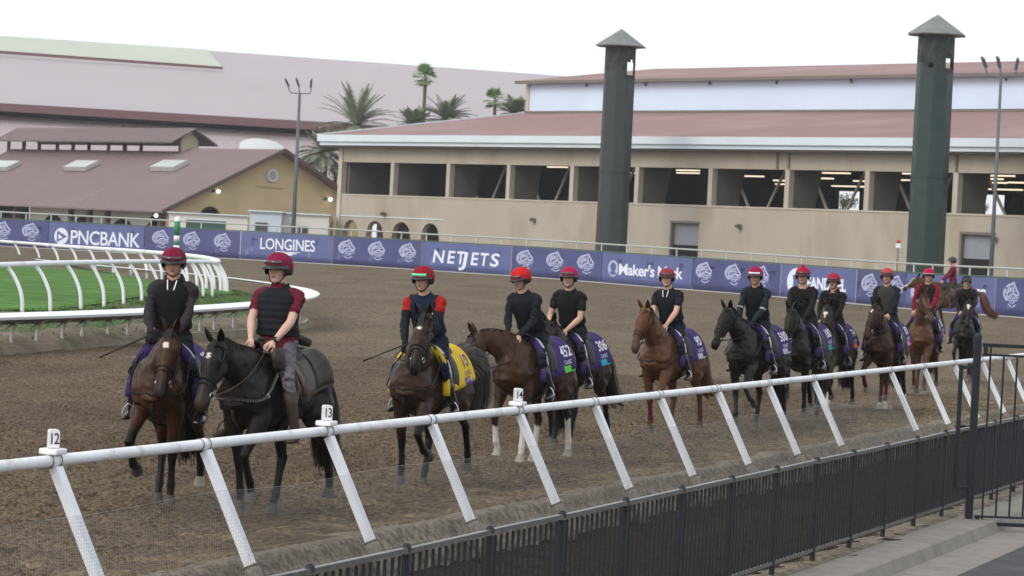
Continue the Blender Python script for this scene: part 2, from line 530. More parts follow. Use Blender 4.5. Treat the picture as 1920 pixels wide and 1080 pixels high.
# bank of rough grass between the cover rail and the turf
near = [p for p in IRC if p.y <= 92]
X = []; Y = []; Z = []
turf_near = [Vector((XD(a[0], a[1], .5).x, a[1], zturf(a[1]))) for a in TF] + [Vector((XD(446, 91, .5).x, 91, .5)), Vector((XD(440, 93, .5).x, 93.5, .5))]
tn = _cr(turf_near, 6)
def resample(pts, n):
    L = [0]
    for i in range(1, len(pts)): L.append(L[-1] + (pts[i] - pts[i - 1]).length)
    out = []
    for s in np.linspace(0, L[-1], n):
        i = min(max(np.searchsorted(L, s) - 1, 0), len(pts) - 2)
        f = (s - L[i]) / max(L[i + 1] - L[i], 1e-6)
        out.append(pts[i].lerp(pts[i + 1], min(max(f, 0), 1)))
    return out
NB = 90
A_ = resample(near, NB); B_ = resample(tn, NB)
for a, b in zip(A_, B_):
    rx, ry, rz = [], [], []
    base = Vector((a.x, a.y, .06)) if a.y < 80 else Vector((a.x, a.y, .20))
    d = (b - base); d.z = 0
    prof = [(-.02, -.12), (.03, .12), (.10, .26), (.22, .36), (.38, .42), (.6, .46), (.85, .50), (1.03, .515)]
    for q, z in prof:
        rx.append(base.x + d.x * q); ry.append(base.y + d.y * q); rz.append(z)
    X.append(rx); Y.append(ry); Z.append(rz)
X, Y, Z = map(np.array, (X, Y, Z))
Z[:, 2:-1] += (fbm(X * 1.2, Y * 1.2, 3, 101)[:, 2:-1] - .5) * .16
M_SOIL = mat('bank_soil', (.20, .165, .125), .95, .1, vary=.25, vscale=1.6, bump=.05, bscale=8, dirt=((.12, .12, .055), .9, .52, .66))
sheet('soil_bank', X[:, :4], Y[:, :4], Z[:, :4], M_SOIL, kind='structure')
sheet('grass_bank', X[:, 3:], Y[:, 3:], Z[:, 3:], M_BANKGRASS, kind='structure')
# ragged grass blades on the bank and around the rail feet
rnd = random.Random(3)
g = MB()
for i in range(NB):
    for k in range(230):
        a = A_[i].lerp(A_[min(i + 1, NB - 1)], rnd.random()); b = B_[i].lerp(B_[min(i + 1, NB - 1)], rnd.random())
        q = rnd.choice((rnd.uniform(.34, 1.05), rnd.uniform(.34, .7), rnd.uniform(.75, 1.12)))
        if rnd.random() < .04: q = rnd.uniform(.08, .3)
        p = Vector((a.x, a.y, 0)).lerp(Vector((b.x, b.y, 0)), q)
        z = np.interp(q, [0, .1, .22, .38, .6, .85, 1.03], [.1, .26, .36, .42, .46, .50, .52])
        h = rnd.uniform(.02, .08) * (1.4 if rnd.random() < .1 else 1)
        an = rnd.uniform(0, 6.28); wd = rnd.uniform(.012, .03)
        s = Vector((math.cos(an), math.sin(an), 0)) * wd; l = Vector((rnd.uniform(-.07, .07), rnd.uniform(-.07, .07), h))
        p.z = z - .02
        g.add([p - s, p + s, p + l], [(0, 1, 2)])
g.build('rough_grass', M_GRASSBLADE, kind='stuff')

# ================================================================== NEAR TRACK RAIL
RAIL_T0, RAIL_DT = 0.0, 2.284
RZ, RW, RR = .992, .65, .044
rail = thing('track_rail', 'white tubular running rail on slanted posts along the near edge of the dirt track', 'rail', RL(0, 0, 0))
def loc(p, o): return Vector(p) - o.location
def rail_c(t): return RL(t, RW, RZ)
edges = [-9] + [RAIL_T0 + RAIL_DT * k for k in range(-3, 14)] + [40]
post_ts = []
for k in range(-3, 15):
    if k == 8: continue                          # one post is missing in the row
    post_ts.append(RAIL_T0 + RAIL_DT * k)
sg = [-7 + i * 4.56 for i in range(11)]
for a in range(-4, 18, 2):                       # pipe lengths that meet under the markers
    t0 = RAIL_T0 + RAIL_DT * (a - 1); t1 = RAIL_T0 + RAIL_DT * (a + 1)
    g = MB(); g.tube([loc(rail_c(t0 + .004), rail), loc(rail_c((t0 + t1) / 2), rail), loc(rail_c(t1 - .004), rail)], RR, 20)
    autosmooth(g.build('pipe', M_WHITE, rail))
bm = MB(); bm.tube([(0, 0, 0), (0, .05, 0)], RR + .004, 20, cap=False)
g = MB(); g.tube([RE * -.055, RE * .055], RR + .006, 20)
clamp = g.mesh('clamp', M_WHITE2, True)
pa = Vector((0, 0, 0)); dv = (RL(0, .625, .955) - RL(0, .087, -.10))
post_dir = dv.normalized()
g = MB(); g.beam(dv * .135, dv * .985, .086, .070, up=RE.cross(dv)); pm = g.mesh('post', M_POST)
g = MB(); g.tube([dv * -.22, dv * .08, dv * .14], [.075, .072, .058], 12); g.tube([dv * .13, dv * .138], .07, 12)
sm = g.mesh('sleeve', M_SLEEVE, True)
g = MB()
for s in (-1, 1):
    g.tube([RE * (s * .06) + Vector((math.cos(a) * .052 * RN.x, math.cos(a) * .052 * RN.y, math.sin(a) * .052)) for a in np.linspace(0, 6.28, 13)], .003, 5)
wm = g.mesh('tie_wire', mat('dark_wire', (.05, .05, .05), .5))
for i, t in enumerate(post_ts):
    base = loc(RL(t, .087, -.10), rail)
    for nm, me in (('post', pm), ('sleeve', sm)):
        o = link(nm, me, rail); o.location = base
    o = link('clamp', clamp, rail); o.location = loc(rail_c(t), rail)
    o = link('tie_wire', wm, rail); o.location = loc(rail_c(t), rail)
# hexagonal wire netting laced to the posts
g = MB()
up = post_dir; H0, H1 = .05, .66
cs = .038; hx = cs * .5; L_ = (RL(0, .087, -.10) + dv * .12)
def net(t, h):
    sag = .012 * math.sin(t * 2.7 + h * 3) + .01 * math.sin(t * 7.3)
    return loc(RL(t, .087, -.10) + dv * h, rail) + up.cross(RE) * (-.052 - sag) + Vector((0, 0, .025 * math.sin(t * 1.7) * h))
def wire(a, b, r=.0009):
    t = (b - a)
    if t.length < 1e-5: return
    t.normalize(); s = t.cross(Vector((0, 0, 1)))
    if s.length < .1: s = t.cross(Vector((1, 0, 0)))
    s.normalize(); u = s.cross(t)
    vs = []
    for p in (a, b):
        for k in range(3):
            an = k * 2.094; vs.append(p + s * (r * math.cos(an)) + u * (r * math.sin(an)))
    g.add(vs, [(0, 1, 4, 3), (1, 2, 5, 4), (2, 0, 3, 5)])
tmin, tmax = -6.6, 20.5
col_n = int((tmax - tmin) / cs)
rh = cs * .75 / dv.length
for r_ in range(int((H1 - H0) / rh)):
    h0 = H0 + r_ * rh
    for c in range(col_n):
        t = tmin + c * cs + (cs / 2 if r_ % 2 else 0)
        if t > 12 and (r_ % 2 == 0 and False): continue
        a = net(t, h0); b = net(t, h0 + rh * .42)
        wire(a, b)
        wire(b, net(t + cs / 2, h0 + rh)); wire(b, net(t - cs / 2, h0 + rh))
for h in (H0, H1):
    for c in range(int((tmax - tmin) / .2)): wire(net(tmin + c * .2, h), net(tmin + c * .2 + .2, h), .0018)
g.build('wire_netting', M_WIRE, rail, kind='stuff')

# numbered markers strapped on the rail
FONT = None
def text_mesh(body, size=1, offset=0, shear=0, space=1, align='CENTER', extrude=0):
    c = bpy.data.curves.new('t', 'FONT'); c.body = body; c.size = size; c.offset = offset; c.shear = shear
    c.space_character = space; c.align_x = align; c.align_y = 'CENTER'; c.extrude = extrude; c.resolution_u = 3
    o = bpy.data.objects.new('t', c); COL.objects.link(o)
    bpy.context.view_layer.update()
    me = bpy.data.meshes.new_from_object(o.evaluated_get(bpy.context.evaluated_depsgraph_get()))
    bpy.data.objects.remove(o); bpy.data.curves.remove(c)
    vs = [tuple(v.co) for v in me.vertices]; fs = [tuple(p.vertices) for p in me.polygons]
    bpy.data.meshes.remove(me)
    return vs, fs
def subdiv_text(vs, fs, maxe):
    b = bmesh.new(); vv = [b.verts.new(v) for v in vs]
    for f in fs:
        try: b.faces.new([vv[i] for i in f])
        except Exception: pass
    bmesh.ops.triangulate(b, faces=b.faces)
    for _ in range(3):
        ed = [e for e in b.edges if e.calc_length() > maxe]
        if not ed: break
        bmesh.ops.subdivide_edges(b, edges=ed, cuts=1, use_grid_fill=False)
        bmesh.ops.triangulate(b, faces=[f for f in b.faces if len(f.verts) > 3])
    b.verts.index_update()
    out = ([tuple(v.co) for v in b.verts], [tuple(v.index for v in f.verts) for f in b.faces]); b.free()
    return out
M_INK = mat('black_ink', (.02, .02, .022), .6)
for txt, k, lab in (('12', -2, 'white marker numbered 12 strapped on the rail, nearest the left edge'), ('13', 0, 'white marker numbered 13 strapped on the rail below the maroon shirted rider'), ('14', 2, 'white marker numbered 14 strapped on the rail in front of the white legged horse')):
    t = RAIL_T0 + RAIL_DT * k
    o = thing('number_marker', lab, 'marker', rail_c(t) + Vector((0, 0, RR + .004)), 0, 'numbered markers on the rail')
    rot = Matrix.Rotation(math.atan2(RE.y, RE.x), 3, 'Z')
    g = MB(); g.box((0, 0, .022), (.155, .155, .045), rot); ob = g.build('base', M_WHITE2, o)
    bv = ob.modifiers.new('b', 'BEVEL'); bv.width = .012; bv.segments = 2
    # tombstone plate, its face turned to the oncoming riders and the camera
    pr = Matrix.Rotation(R(18), 3, 'Z')
    poly = [(-.040, 0), (.040, 0), (.040, .115)] + [(.024 + .016 * math.cos(a), .115 + .018 * math.sin(a)) for a in np.linspace(0, 1.57, 4)] + [(-.024 + .016 * math.cos(a), .115 + .018 * math.sin(a)) for a in np.linspace(1.57, 3.14, 4)] + [(-.040, .115)]
    g = MB(); g.prism([pr @ Vector((x, 0, z + .05)) for x, z in poly], pr @ Vector((0, -.04, 0)), pr @ Vector((0, .04, 0)))
    g.build('plate', M_WHITE2, o, fix=True)
    vs, fs = text_mesh(txt, .115, offset=.001, space=.9)
    g = MB(); g.add([pr @ Vector((v[0] * .72, -.0425, v[1] + .114)) for v in vs], fs); g.build('numeral', M_INK, o)

# ================================================================== BLACK PICKET FENCE
fence = thing('picket_fence', 'black metal picket fence with pale worn top rail between road and track', 'fence', RL(0, FW, -.42))
FB = lambda t, w_, z: loc(RL(t, FW + w_, z), fence)
FT0 = (Vector((3.27, 27.8, 0)) - RB).dot(RE)      # one fence post stands here
PS = 1.482; NP = 13
FZT = .63; FZB = -.30
posts = [FT0 + PS * k for k in range(-11, 12)]
g = MB(); g.box((0, 0, (FZT - .03 + .44) / 2 - .44 + .0), (.046, .046, FZT - .03 + .44), Matrix.Rotation(math.atan2(RE.y, RE.x), 3, 'Z'))
fp = g.mesh('post', M_BLACK)
g = MB(); g.lathe([(0, .03), (.018, .027), (.03, .012), (.034, 0)], 10); capm = g.mesh('post_cap', M_BLACK, True)
g = MB(); g.box((0, 0, (FZT - .03 + FZB) / 2), (.019, .019, FZT - .035 - FZB), Matrix.Rotation(math.atan2(RE.y, RE.x), 3, 'Z'))
pk = g.mesh('picket', M_BLACK)
rr = random.Random(9)
for i, t in enumerate(posts):
    o = link('post', fp, fence); o.location = FB(t, 0, 0)
    o = link('post_cap', capm, fence); o.location = FB(t, 0, FZT + .018)
    a, b = t + .03, t + PS - .03
    dz = rr.uniform(-.006, .006)
    g = MB(); g.beam(FB(a, 0, FZT + dz), FB(b, 0, FZT), .046, .034); g.build('top_rail', M_GREYMET, fence)
    g = MB(); g.beam(FB(a, 0, FZB), FB(b, 0, FZB), .030, .032); g.build('bottom_rail', M_GREYMET, fence)
    if i in range(1, 23):
        for k in range(1, NP):
            o = link('picket', pk, fence); o.location = FB(t + PS * k / NP, 0, 0)
            o.rotation_euler = (rr.uniform(-.004, .004), rr.uniform(-.004, .004), 0)
# dry grass at its foot
g = MB(); rnd = random.Random(11)
for k in range(9000):
    t = rnd.uniform(-2, 30); w0 = FW + rnd.gauss(.02, .07)
    p = RL(t, w0, -.43); h = rnd.uniform(.02, .07); s = RE * rnd.uniform(.002, .005)
    if vnoise(np.array([t * 1.5]), np.array([3.3]), 5)[0] < .45: continue
    g.add([p - s, p + s, p + Vector((rnd.uniform(-.04, .04), rnd.uniform(-.04, .04), h))], [(0, 1, 2)])
g.build('dry_grass', mat('straw', (.22, .17, .09), .9, vary=.3, vscale=5), kind='stuff')

# ================================================================== GATE
gp_ = G(1815, 996, -.57)
gate = thing('metal_gate', 'tall black metal gate of thin upright bars hung on a square post', 'gate', (gp_.x, gp_.y, -.57))
topz = P(1828, 628, gp_.y).z - gate.location.z
g = MB(); g.box((0, 0, topz / 2 - .02), (.085, .085, topz - .04)); ob = g.build('gate_post', M_BLACK, gate)
g = MB(); g.lathe([(0, .045), (.03, .038), (.05, .015), (.052, 0), (.052, -.03)], 12, (0, 0, topz - .02)); g.build('post_cap', M_BLACK, gate, True)
g = MB(); g.lathe([(.0, .02), (.075, .02), (.08, 0)], 14); g.build('base_flange', mat('rust', (.16, .07, .035), .9, vary=.3, vscale=30), gate)
gd = Vector((1, .10, 0)).normalized()
za, zb_, zc, zd = topz - .12, topz - .24, .10, .19
L0 = .07
for z, nm, th in ((za, 'top_bar', .045), (zb_, 'upper_bar', .028), (zd, 'lower_bar', .026), (zc, 'bottom_bar', .045)):
    g = MB(); g.beam(gd * L0 + Vector((0, 0, z)), gd * 1.6 + Vector((0, 0, z)), th * .8, th); g.build(nm, M_BLACK, gate)
for k in range(9):
    x = L0 + .10 + k * .172
    g = MB(); g.beam(gd * x + Vector((0, 0, zd if k else zc)), gd * x + Vector((0, 0, zb_ if k else za)), .022, .022, up=(0, 1, 0)); g.build('bar', M_BLACK, gate)
zt, zl = P(1800, 688, gp_.y).z - gate.location.z, P(1800, 915, gp_.y).z - gate.location.z
g = MB()
g.beam((-.035, 0, zt), (-.17, 0, zt), .05, .045); g.beam((-.19, 0, zt + .022), (-.19, 0, zl - .022), .05, .045, up=(0, 1, 0)); g.beam((-.035, 0, zl), (-.17, 0, zl), .05, .045)
g.build('latch_frame', M_BLACK, gate)
g = MB(); g.box((L0 + .03, -.03, zc + .06), (.05, .03, .10)); g.box((L0 + .03, -.03, za - .06), (.05, .03, .10)); g.build('hinge', M_BLACK, gate)

# ================================================================== INFIELD RAILS
def post_on(parent, m, a, b, c, d, r, nm='post'):
    g = MB(); g.tube(_cr([a, b, c, d], 4), [(r, r)] * 13, 8); o = g.build(nm, m, parent, True)
M_RAILFAR = mat('white_rail_paint', (.80, .82, .85), .4, .5)
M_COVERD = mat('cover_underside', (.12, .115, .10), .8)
# turf rails: goose-neck posts carry the pipe out over the course
def turf_rail(label, curve, spacing_px, name_pts):
    r = thing('turf_rail', label, 'rail', (curve[0].x, curve[0].y, 0), 0, 'white goose-neck rails of the turf course')
    return r
TA = [(-450, 428, 205), (-150, 443, 178), (0, 452.5, 166), (120, 461.5, 145), (230, 469, 122), (320, 476.5, 104), (372, 482, 96), (396, 486, 93), (409, 490, 91), (405, 492.5, 88.5), (385, 491, 86), (350, 490.5, 84.5), (276, 490.5, 80), (207, 491.5, 73), (125, 493, 67), (0, 497, 62), (-150, 502, 58), (-450, 495, 53)]
TAC = _cr([P(*q) for q in TA], 10)
half = next(i for i, p in enumerate(TAC) if abs(p.y - 90) < 1.0)
for nm, pts, lab in (('far', TAC[:half + 1], 'white goose-neck rail along the far side of the turf course'), ('near', TAC[half:], 'white goose-neck rail along the near side of the turf course')):
    r = thing('turf_rail', lab, 'rail', (pts[0].x, pts[0].y, 0), 0, 'white goose-neck rails of the turf course')
    rp = resample(pts, 60)
    for i in range(0, 60, 6):
        q = [p - r.location for p in rp[i:min(i + 7, 60)]]
        if len(q) > 1:
            g = MB(); g.tube(q, (.068 if nm == 'near' else .090), 12); g.build('rail_pipe', M_RAILFAR, r, True)
    # posts
    if nm == 'near': pxs = [-410, -340, -270, -200, -128, -56, 12, 72, 125, 172, 207, 244, 276, 306, 334, 358, 376]
    else: pxs = [-400, -350, -305, -260, -217, -175, -135, -96, -58, -20, 22, 62, 101, 137, 165, 197, 230, 261, 287, 312, 333, 352, 369, 383, 394, 402, 406]
    for px in pxs:
        c = min(pts, key=lambda p: abs(proj(p)[0] - px))
        zg = zturf(c.y)
        i = pts.index(c); tdir = (pts[min(i + 1, len(pts) - 1)] - pts[max(i - 1, 0)]); tdir.z = 0; tdir.normalize()
        side = Vector((.50, -.25, 0)) if nm == 'near' else Vector((.50, -.2, 0))
        foot = c + side * .9; foot.z = zg - .05
        o = r.location
        dn_ = foot - c; hz_ = Vector((dn_.x, dn_.y, 0)); vz_ = Vector((0, 0, dn_.z))
        post_on(r, M_RAILFAR, c - o + Vector((0, 0, -.04)), c - o + hz_ * .45 + vz_ * .24, c - o + hz_ * .88 + vz_ * .58, foot - o, .046 if nm == 'near' else .060)
# covered rail
ir = thing('covered_rail', 'low white covered rail curving round the grassy end of the infield', 'rail', (IRC[0].x, IRC[0].y, 0))
o0 = ir.location
rp = resample(IRC, 150)
inw = Vector((-16, 95, 0))
for i in range(0, 147, 3):
    top = MB(); q = rp[i:i + 4]
    rows = []
    for j in range(len(q)):
        ii = i + j
        td = (rp[min(ii + 1, 149)] - rp[max(ii - 1, 0)]); td.z = 0; td.normalize()
        n_ = Vector((td.y, -td.x, 0))            # towards the dirt track on the near side
        c = q[j] - o0
        if c.y + o0.y > 150: sc = .6
        else: sc = 1
        rows.append([c + n_ * .10 * sc + Vector((0, 0, -.085)), c + n_ * .12 * sc + Vector((0, 0, -.03)), c + n_ * .06 * sc + Vector((0, 0, -.005)), c - n_ * .36 * sc + Vector((0, 0, .028)), c - n_ * .38 * sc + Vector((0, 0, -.005)), c - n_ * .0 + Vector((0, 0, -.05)), c + n_ * .10 * sc + Vector((0, 0, -.085))])
    top.grid(rows); top.build('cover_panel', M_RAILFAR, ir)
for px in [-400, -355, -310, -265, -222, -180, -138, -98, -60, -25, 12, 48, 100, 142, 185, 225, 262, 300, 335, 372, 402, 430, 462, 492, 520, 545, 566, 582]:
    cands = [p for p in IRC if p.y < 80]
    c = min(cands, key=lambda p: abs(proj(p)[0] - px))
    i = IRC.index(c); td = (IRC[i + 1] - IRC[i - 1]); td.z = 0; td.normalize(); n_ = Vector((td.y, -td.x, 0))
    f = c - n_ * .30; f.z = -.05
    h = c.z
    post_on(ir, mat('grey_post', (.42, .41, .39), .7, vary=.15, vscale=9), c - o0 - n_ * .05 + Vector((0, 0, -.08)), c - o0 - n_ * .22 + Vector((0, 0, -.2)), f - o0 + Vector((0, 0, h * .5)), f - o0, .038)
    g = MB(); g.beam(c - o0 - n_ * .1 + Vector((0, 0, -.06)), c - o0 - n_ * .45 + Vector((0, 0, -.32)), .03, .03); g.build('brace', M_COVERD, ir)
g = MB(); rows = []
for i in range(150):
    if rp[i].y > 92: break
    td = (rp[min(i + 1, 149)] - rp[max(i - 1, 0)]); td.z = 0; td.normalize(); n_ = Vector((td.y, -td.x, 0))
    c = rp[i] - o0
    b = Vector((c.x, c.y, 0)) 
    rows.append([b - n_ * .32 + Vector((0, 0, .02)), b - n_ * .32 + Vector((0, 0, .15)), b - n_ * .20 + Vector((0, 0, .16)), b - n_ * .14 + Vector((0, 0, -.05))])
g.grid(rows); g.build('foot_kerb', mat('weathered_kerb', (.36, .33, .28), .9, vary=.2, vscale=2, dirt=((.16, .13, .10), 1.5, .5, .7)), ir)
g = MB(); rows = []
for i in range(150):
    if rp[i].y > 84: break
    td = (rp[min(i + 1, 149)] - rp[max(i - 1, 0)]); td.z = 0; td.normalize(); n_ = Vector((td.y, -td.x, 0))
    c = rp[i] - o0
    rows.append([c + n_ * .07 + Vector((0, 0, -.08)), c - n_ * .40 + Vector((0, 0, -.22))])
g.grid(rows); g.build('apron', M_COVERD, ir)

# furlong pole
pp = P(333, 412, 172)
q = thing('furlong_pole', 'green and white striped furlong pole with round white top', 'pole', (pp.x, 172, track_z(333, 172)))
zt = pp.z - q.location.z
M_GREENP = mat('green_paint', (.03, .22, .10), .5)
z = 0; bands = [(0, zt - 1.70, 0), (zt - 1.70, zt - 1.3, 0), (zt - 1.3, zt - .95, 1), (zt - .95, zt - .15, 1)]
segs = [(0, zt - 1.65, M_RAILFAR), (zt - 1.65, zt - 1.38, M_GREENP), (zt - 1.38, zt - 1.03, M_RAILFAR), (zt - 1.03, zt - .02, M_GREENP)]
for a, b, m in segs:
    g = MB(); g.tube([(0, 0, a), (0, 0, b)], .19, 14); g.build('band', m, q, True)
g = MB(); g.lathe([(.0, zt + .22), (.14, zt + .17), (.2, zt + .05), (.2, zt - .1)], 14); g.build('ball_top', M_RAILFAR, q, True)

# ================================================================== BANNER FENCE
M_BDARK = mat('banner_dark', (.076, .082, .210), .55, .3, vary=.10, vscale=.6, bump=.015, bscale=1.2)
M_BLIGHT = mat('banner_light', (.112, .132, .300), .5, .35, vary=.08, vscale=.6, bump=.015, bscale=1.2)
M_BPRINT = mat('banner_print', (.76, .80, .92), .6, .3)
M_BPALE = mat('banner_pale_print', (.47, .50, .72), .6, .3)
M_RAILG = mat('pale_green_rail', (.40, .43, .40), .6, .3)
ban = thing('banner_fence', 'long purple sponsor banner fence along the outer edge of the dirt track', 'banner', (0, 170, 0))
bo = ban.location
def bpt(px, h, off=.03):
    p = ban_at(px)
    return Vector((p.x, p.y - off, p.z - h)) - bo
def bcurve(px0, px1, h, off, n):
    return [bpt(px0 + (px1 - px0) * k / n, h, off) for k in range(n + 1)]
def emblem(px, parent, wd=34):
    "horse head in a crest, word below"
    g = MB()
    def q(x, y): return bpt(px + x * wd / 34, y, .035)
    def strokes(pts, r):
        # flat ribbon in the banner's face
        for (x0, y0), (x1, y1) in zip(pts[:-1], pts[1:]):
            dx, dy = x1 - x0, (y1 - y0) * 29
            L = math.hypot(dx, dy) or 1
            nx, ny = -dy / L * r * 29, dx / L * r
            g.add([q(x0 + nx, y0 + ny), q(x1 + nx, y1 + ny), q(x1 - nx, y1 - ny), q(x0 - nx, y0 - ny)], [(0, 1, 2, 3)])
    H = lambda y: .20 + y * 1.0
    crest = [(5, .0), (1, .10), (-6, .16), (-11, .28), (-14, .45), (-14.5, .62), (-12, .80), (-8, .95), (-7, .80), (-8, .66), (-6, .50), (-2, .38), (2, .30)]
    face = [(5, .0), (6, .14), (8, .22), (10, .36), (14, .52), (15, .60), (12, .68), (9, .66), (6, .60), (2, .60), (-1, .66), (-4, .76), (-8, .95)]
    strokes([(x, H(y)) for x, y in crest], .055); strokes([(x, H(y)) for x, y in face], .050)
    for k in range(4):
        strokes([(-11 + k * 2.6, H(.30 - k * .03)), (-12.5 + k * 2.8, H(.46 - k * .02)), (-11 + k * 2.8, H(.62 - k * .03))], .03)
    strokes([(2, H(.20)), (5, H(.30)), (4, H(.42)), (9, H(.50))], .03)
    strokes([(-2, H(.48)), (3, H(.44)), (6, H(.52))], .03)
    strokes([(7, H(.28)), (9, H(.31))], .03)
    vs, fs = text_mesh("BREEDERS'", .125, offset=.004)
    g.add([q(v[0] * 45 + 3, H(.80) - v[1] * 1.5) for v in vs], fs)
    vs, fs = text_mesh("CUP", .13, offset=.004)
    g.add([q(v[0] * 45 + 3, H(1.02) - v[1] * 1.9) for v in vs], fs)
    strokes([(-8, H(.92)), (14, H(.92))], .02)
    strokes([(-5, H(1.14)), (3, H(1.28)), (11, H(1.14))], .028)
    return g.build('emblem', M_BPALE, parent)
def banner_text(body, x0, x1, hc, hh, parent, nm='lettering', offset=.0, shear=0, space=1, m=None):
    vs, fs = text_mesh(body, 1, offset=offset, shear=shear, space=space)
    vs, fs = subdiv_text(vs, fs, 1.5)
    xs = [v[0] for v in vs]; ys = [v[1] for v in vs]
    a, b = min(xs), max(xs); c, d = min(ys), max(ys)
    g = MB(); g.add([bpt(x0 + (v[0] - a) / (b - a) * (x1 - x0), hc - ((v[1] - c) / (d - c) - .5) * hh, .035) for v in vs], fs)
    return g.build(nm, m or M_BPRINT, parent)
def disc(px, hc, rx, rh, parent, m, off=.035, nm='logo', n=24):
    g = MB(); g.add([bpt(px, hc, off)] + [bpt(px + rx * math.cos(2 * math.pi * k / n), hc + rh * math.sin(2 * math.pi * k / n), off) for k in range(n)], [(0, 1 + k, 1 + (k + 1) % n) for k in range(n)])
    return g.build(nm, m, parent)
def flat(pts, parent, m, off, nm='logo'):
    g = MB(); g.add([bpt(x, y, off) for x, y in pts], [tuple(range(len(pts)))]); return g.build(nm, m, parent)
PAN = [(-480, -160, 1), (-160, 92, 0), (92, 272, 1), (272, 452, 0), (452, 625, 1), (625, 790, 0), (790, 960, 1), (960, 1130, 0), (1130, 1300, 1), (1300, 1465, 0), (1465, 1607, 1), (1607, 1700, 0), (1700, 1868, 1), (1868, 2060, 0), (2060, 2300, 1)]
panels = []
rb = random.Random(4)
for a, b, k in PAN:
    n = 16; g = MB(); rows = []
    for i in range(n + 1):
        px = a + .6 + (b - a - 1.2) * i / n
        rows.append([bpt(px, h, .02 + .012 * math.sin(px * .11 + h * 3)) for h in (.02, .5, 1.0, 1.5, 1.97)])
    back = [[r[-1] + Vector((0, .012, 0)), r[0] + Vector((0, .012, 0))] for r in rows]
    g.grid([r + bk + [r[0]] for r, bk in zip(rows, back)])
    panels.append(g.build('banner_panel', M_BLIGHT if k else M_BDARK, ban, True))
for px in (-52, 5, 58): emblem(px, panels[1])
for px in (302, 360, 418): emblem(px, panels[3])
for px in (651, 707, 765): emblem(px, panels[5])
for px in (985, 1041, 1099): emblem(px, panels[7])
for px in (1321, 1375, 1428): emblem(px, panels[9], 32)
for px in (1631, 1680): emblem(px, panels[11], 32)
for px in (1897, 1950): emblem(px, panels[13], 32)
disc(116, 1.02, 13, .60, panels[2], M_BPRINT)
flat([(108, .62), (127, 1.02), (108, 1.48)], panels[2], M_BLIGHT, .04)
flat([(111, .86), (119, 1.10), (111, 1.26)], panels[2], M_BPRINT, .045)
banner_text('PNCBANK', 134, 264, 1.04, 1.02, panels[2], space=.94, offset=.012)
banner_text('LONGINES', 489, 592, .78, .80, panels[4], offset=.012, space=.95)
for s in (-1, 1):
    for k in range(3):
        flat([(541 + s * 4, 1.28 + k * .09), (541 + s * (24 - k * 6), 1.26 + k * .09), (541 + s * (22 - k * 6), 1.31 + k * .09), (541 + s * 4, 1.36 + k * .09)], panels[4], M_BPRINT, .035)
flat([(534, 1.30), (548, 1.30), (541, 1.72)], panels[4], M_BPRINT, .035)
xs = [812, 836, 858, 878, 893, 911, 923]
for ch, x0, x1, hc, hh in (('N', 813, 835, .98, .86), ('E', 840, 855, .98, .86), ('T', 858, 874, .98, .86), ('J', 862, 879, 1.20, 1.25), ('E', 884, 899, 1.0, .86), ('T', 902, 918, 1.0, .86), ('S', 920, 938, 1.0, .90)):
    banner_text(ch, x0, x1, hc, hh, panels[6], shear=.12, offset=.018)
disc(1151, 1.0, 9.5, .52, panels[8], M_BPALE); disc(1151, .92, 5.5, .30, panels[8], M_BLIGHT, .04); disc(1151, 1.3, 6, .12, panels[8], M_BLIGHT, .04)
banner_text("Maker's Mark", 1162, 1282, 1.0, .74, panels[8], offset=.022, space=.92)
g = [(1480, .45), (1512, .35), (1512, 1.3), (1496, 1.75), (1480, 1.3)]
disc(1494, 1.0, 17, .82, panels[10], M_BPRINT); flat([(1487, .60), (1503, .60), (1501, 1.2), (1494, 1.5), (1487, 1.2)], panels[10], M_BLIGHT, .04)
banner_text('FANDUEL', 1514, 1588, 1.0, .74, panels[10], offset=.035, space=.95)
disc(1722, 1.0, 13, .6, panels[12], M_BPALE)
banner_text('NTS', 1802, 1850, .95, .62, panels[12], offset=.03)
g = MB(); g.tube(bcurve(-480, 2300, -.03, -.0, 110), .045, 6); g.build('top_edge', mat('banner_edge', (.075, .14, .10), .7), ban)
g = MB(); g.tube(bcurve(-480, 2300, 1.99, .0, 110), .05, 6); g.build('hem', mat('banner_hem', (.42, .41, .40), .8), ban)
hr = thing('guard_rail', 'pale pipe guard rail standing just behind the purple banner fence', 'rail', (0, 171, 0))
def gpt(px, h): 
    p = ban_at(px); return Vector((p.x, p.y + .35, p.z + h)) - hr.location
g = MB(); g.tube([gpt(-480 + 2780 * k / 110, .50) for k in range(111)], .055, 8); g.build('rail_pipe', M_RAILG, hr, True)
px = -470
while px < 2290:
    g = MB(); g.tube([gpt(px, -2.0), gpt(px, .50)], .045, 6); g.build('post', M_RAILG, hr, True); px += 47 if px < 1600 else 35

# ================================================================== GRANDSTAND BUILDING (beige, long)
U = Vector((-.669, .743, 0)).normalized(); V = Vector((.743, .669, 0)).normalized()
W0 = XD(1920, 165, 0)
def hit(px, py, p0=W0, u=U, off=0):
    "line of sight meets the vertical plane p0 + u t, moved back by off along V; returns (t, z)"
    d = ray(px, py); n = Vector((u.y, -u.x, 0)); q0 = p0 + V * off
    k = n.dot(q0) / n.dot(d)
    p = Vector((0, 0, CAM_H)) + d * k
    return (p - q0).dot(u), p.z
M_STUC = mat('beige_stucco', (.40, .362, .300), .9, .15, vary=.06, vscale=.5, dirt=((.32, .27, .205), .45, .50, .76), stretch=(1, 1, .35))
M_STUC2 = mat('beige_trim', (.46, .415, .345), .9, .15, vary=.06, vscale=.8)
M_INNER = mat('inner_wall', (.175, .158, .138), .9, .1, vary=.08, vscale=.5)
M_DARKIN = mat('dark_interior', (.025, .023, .022), .95, .05)
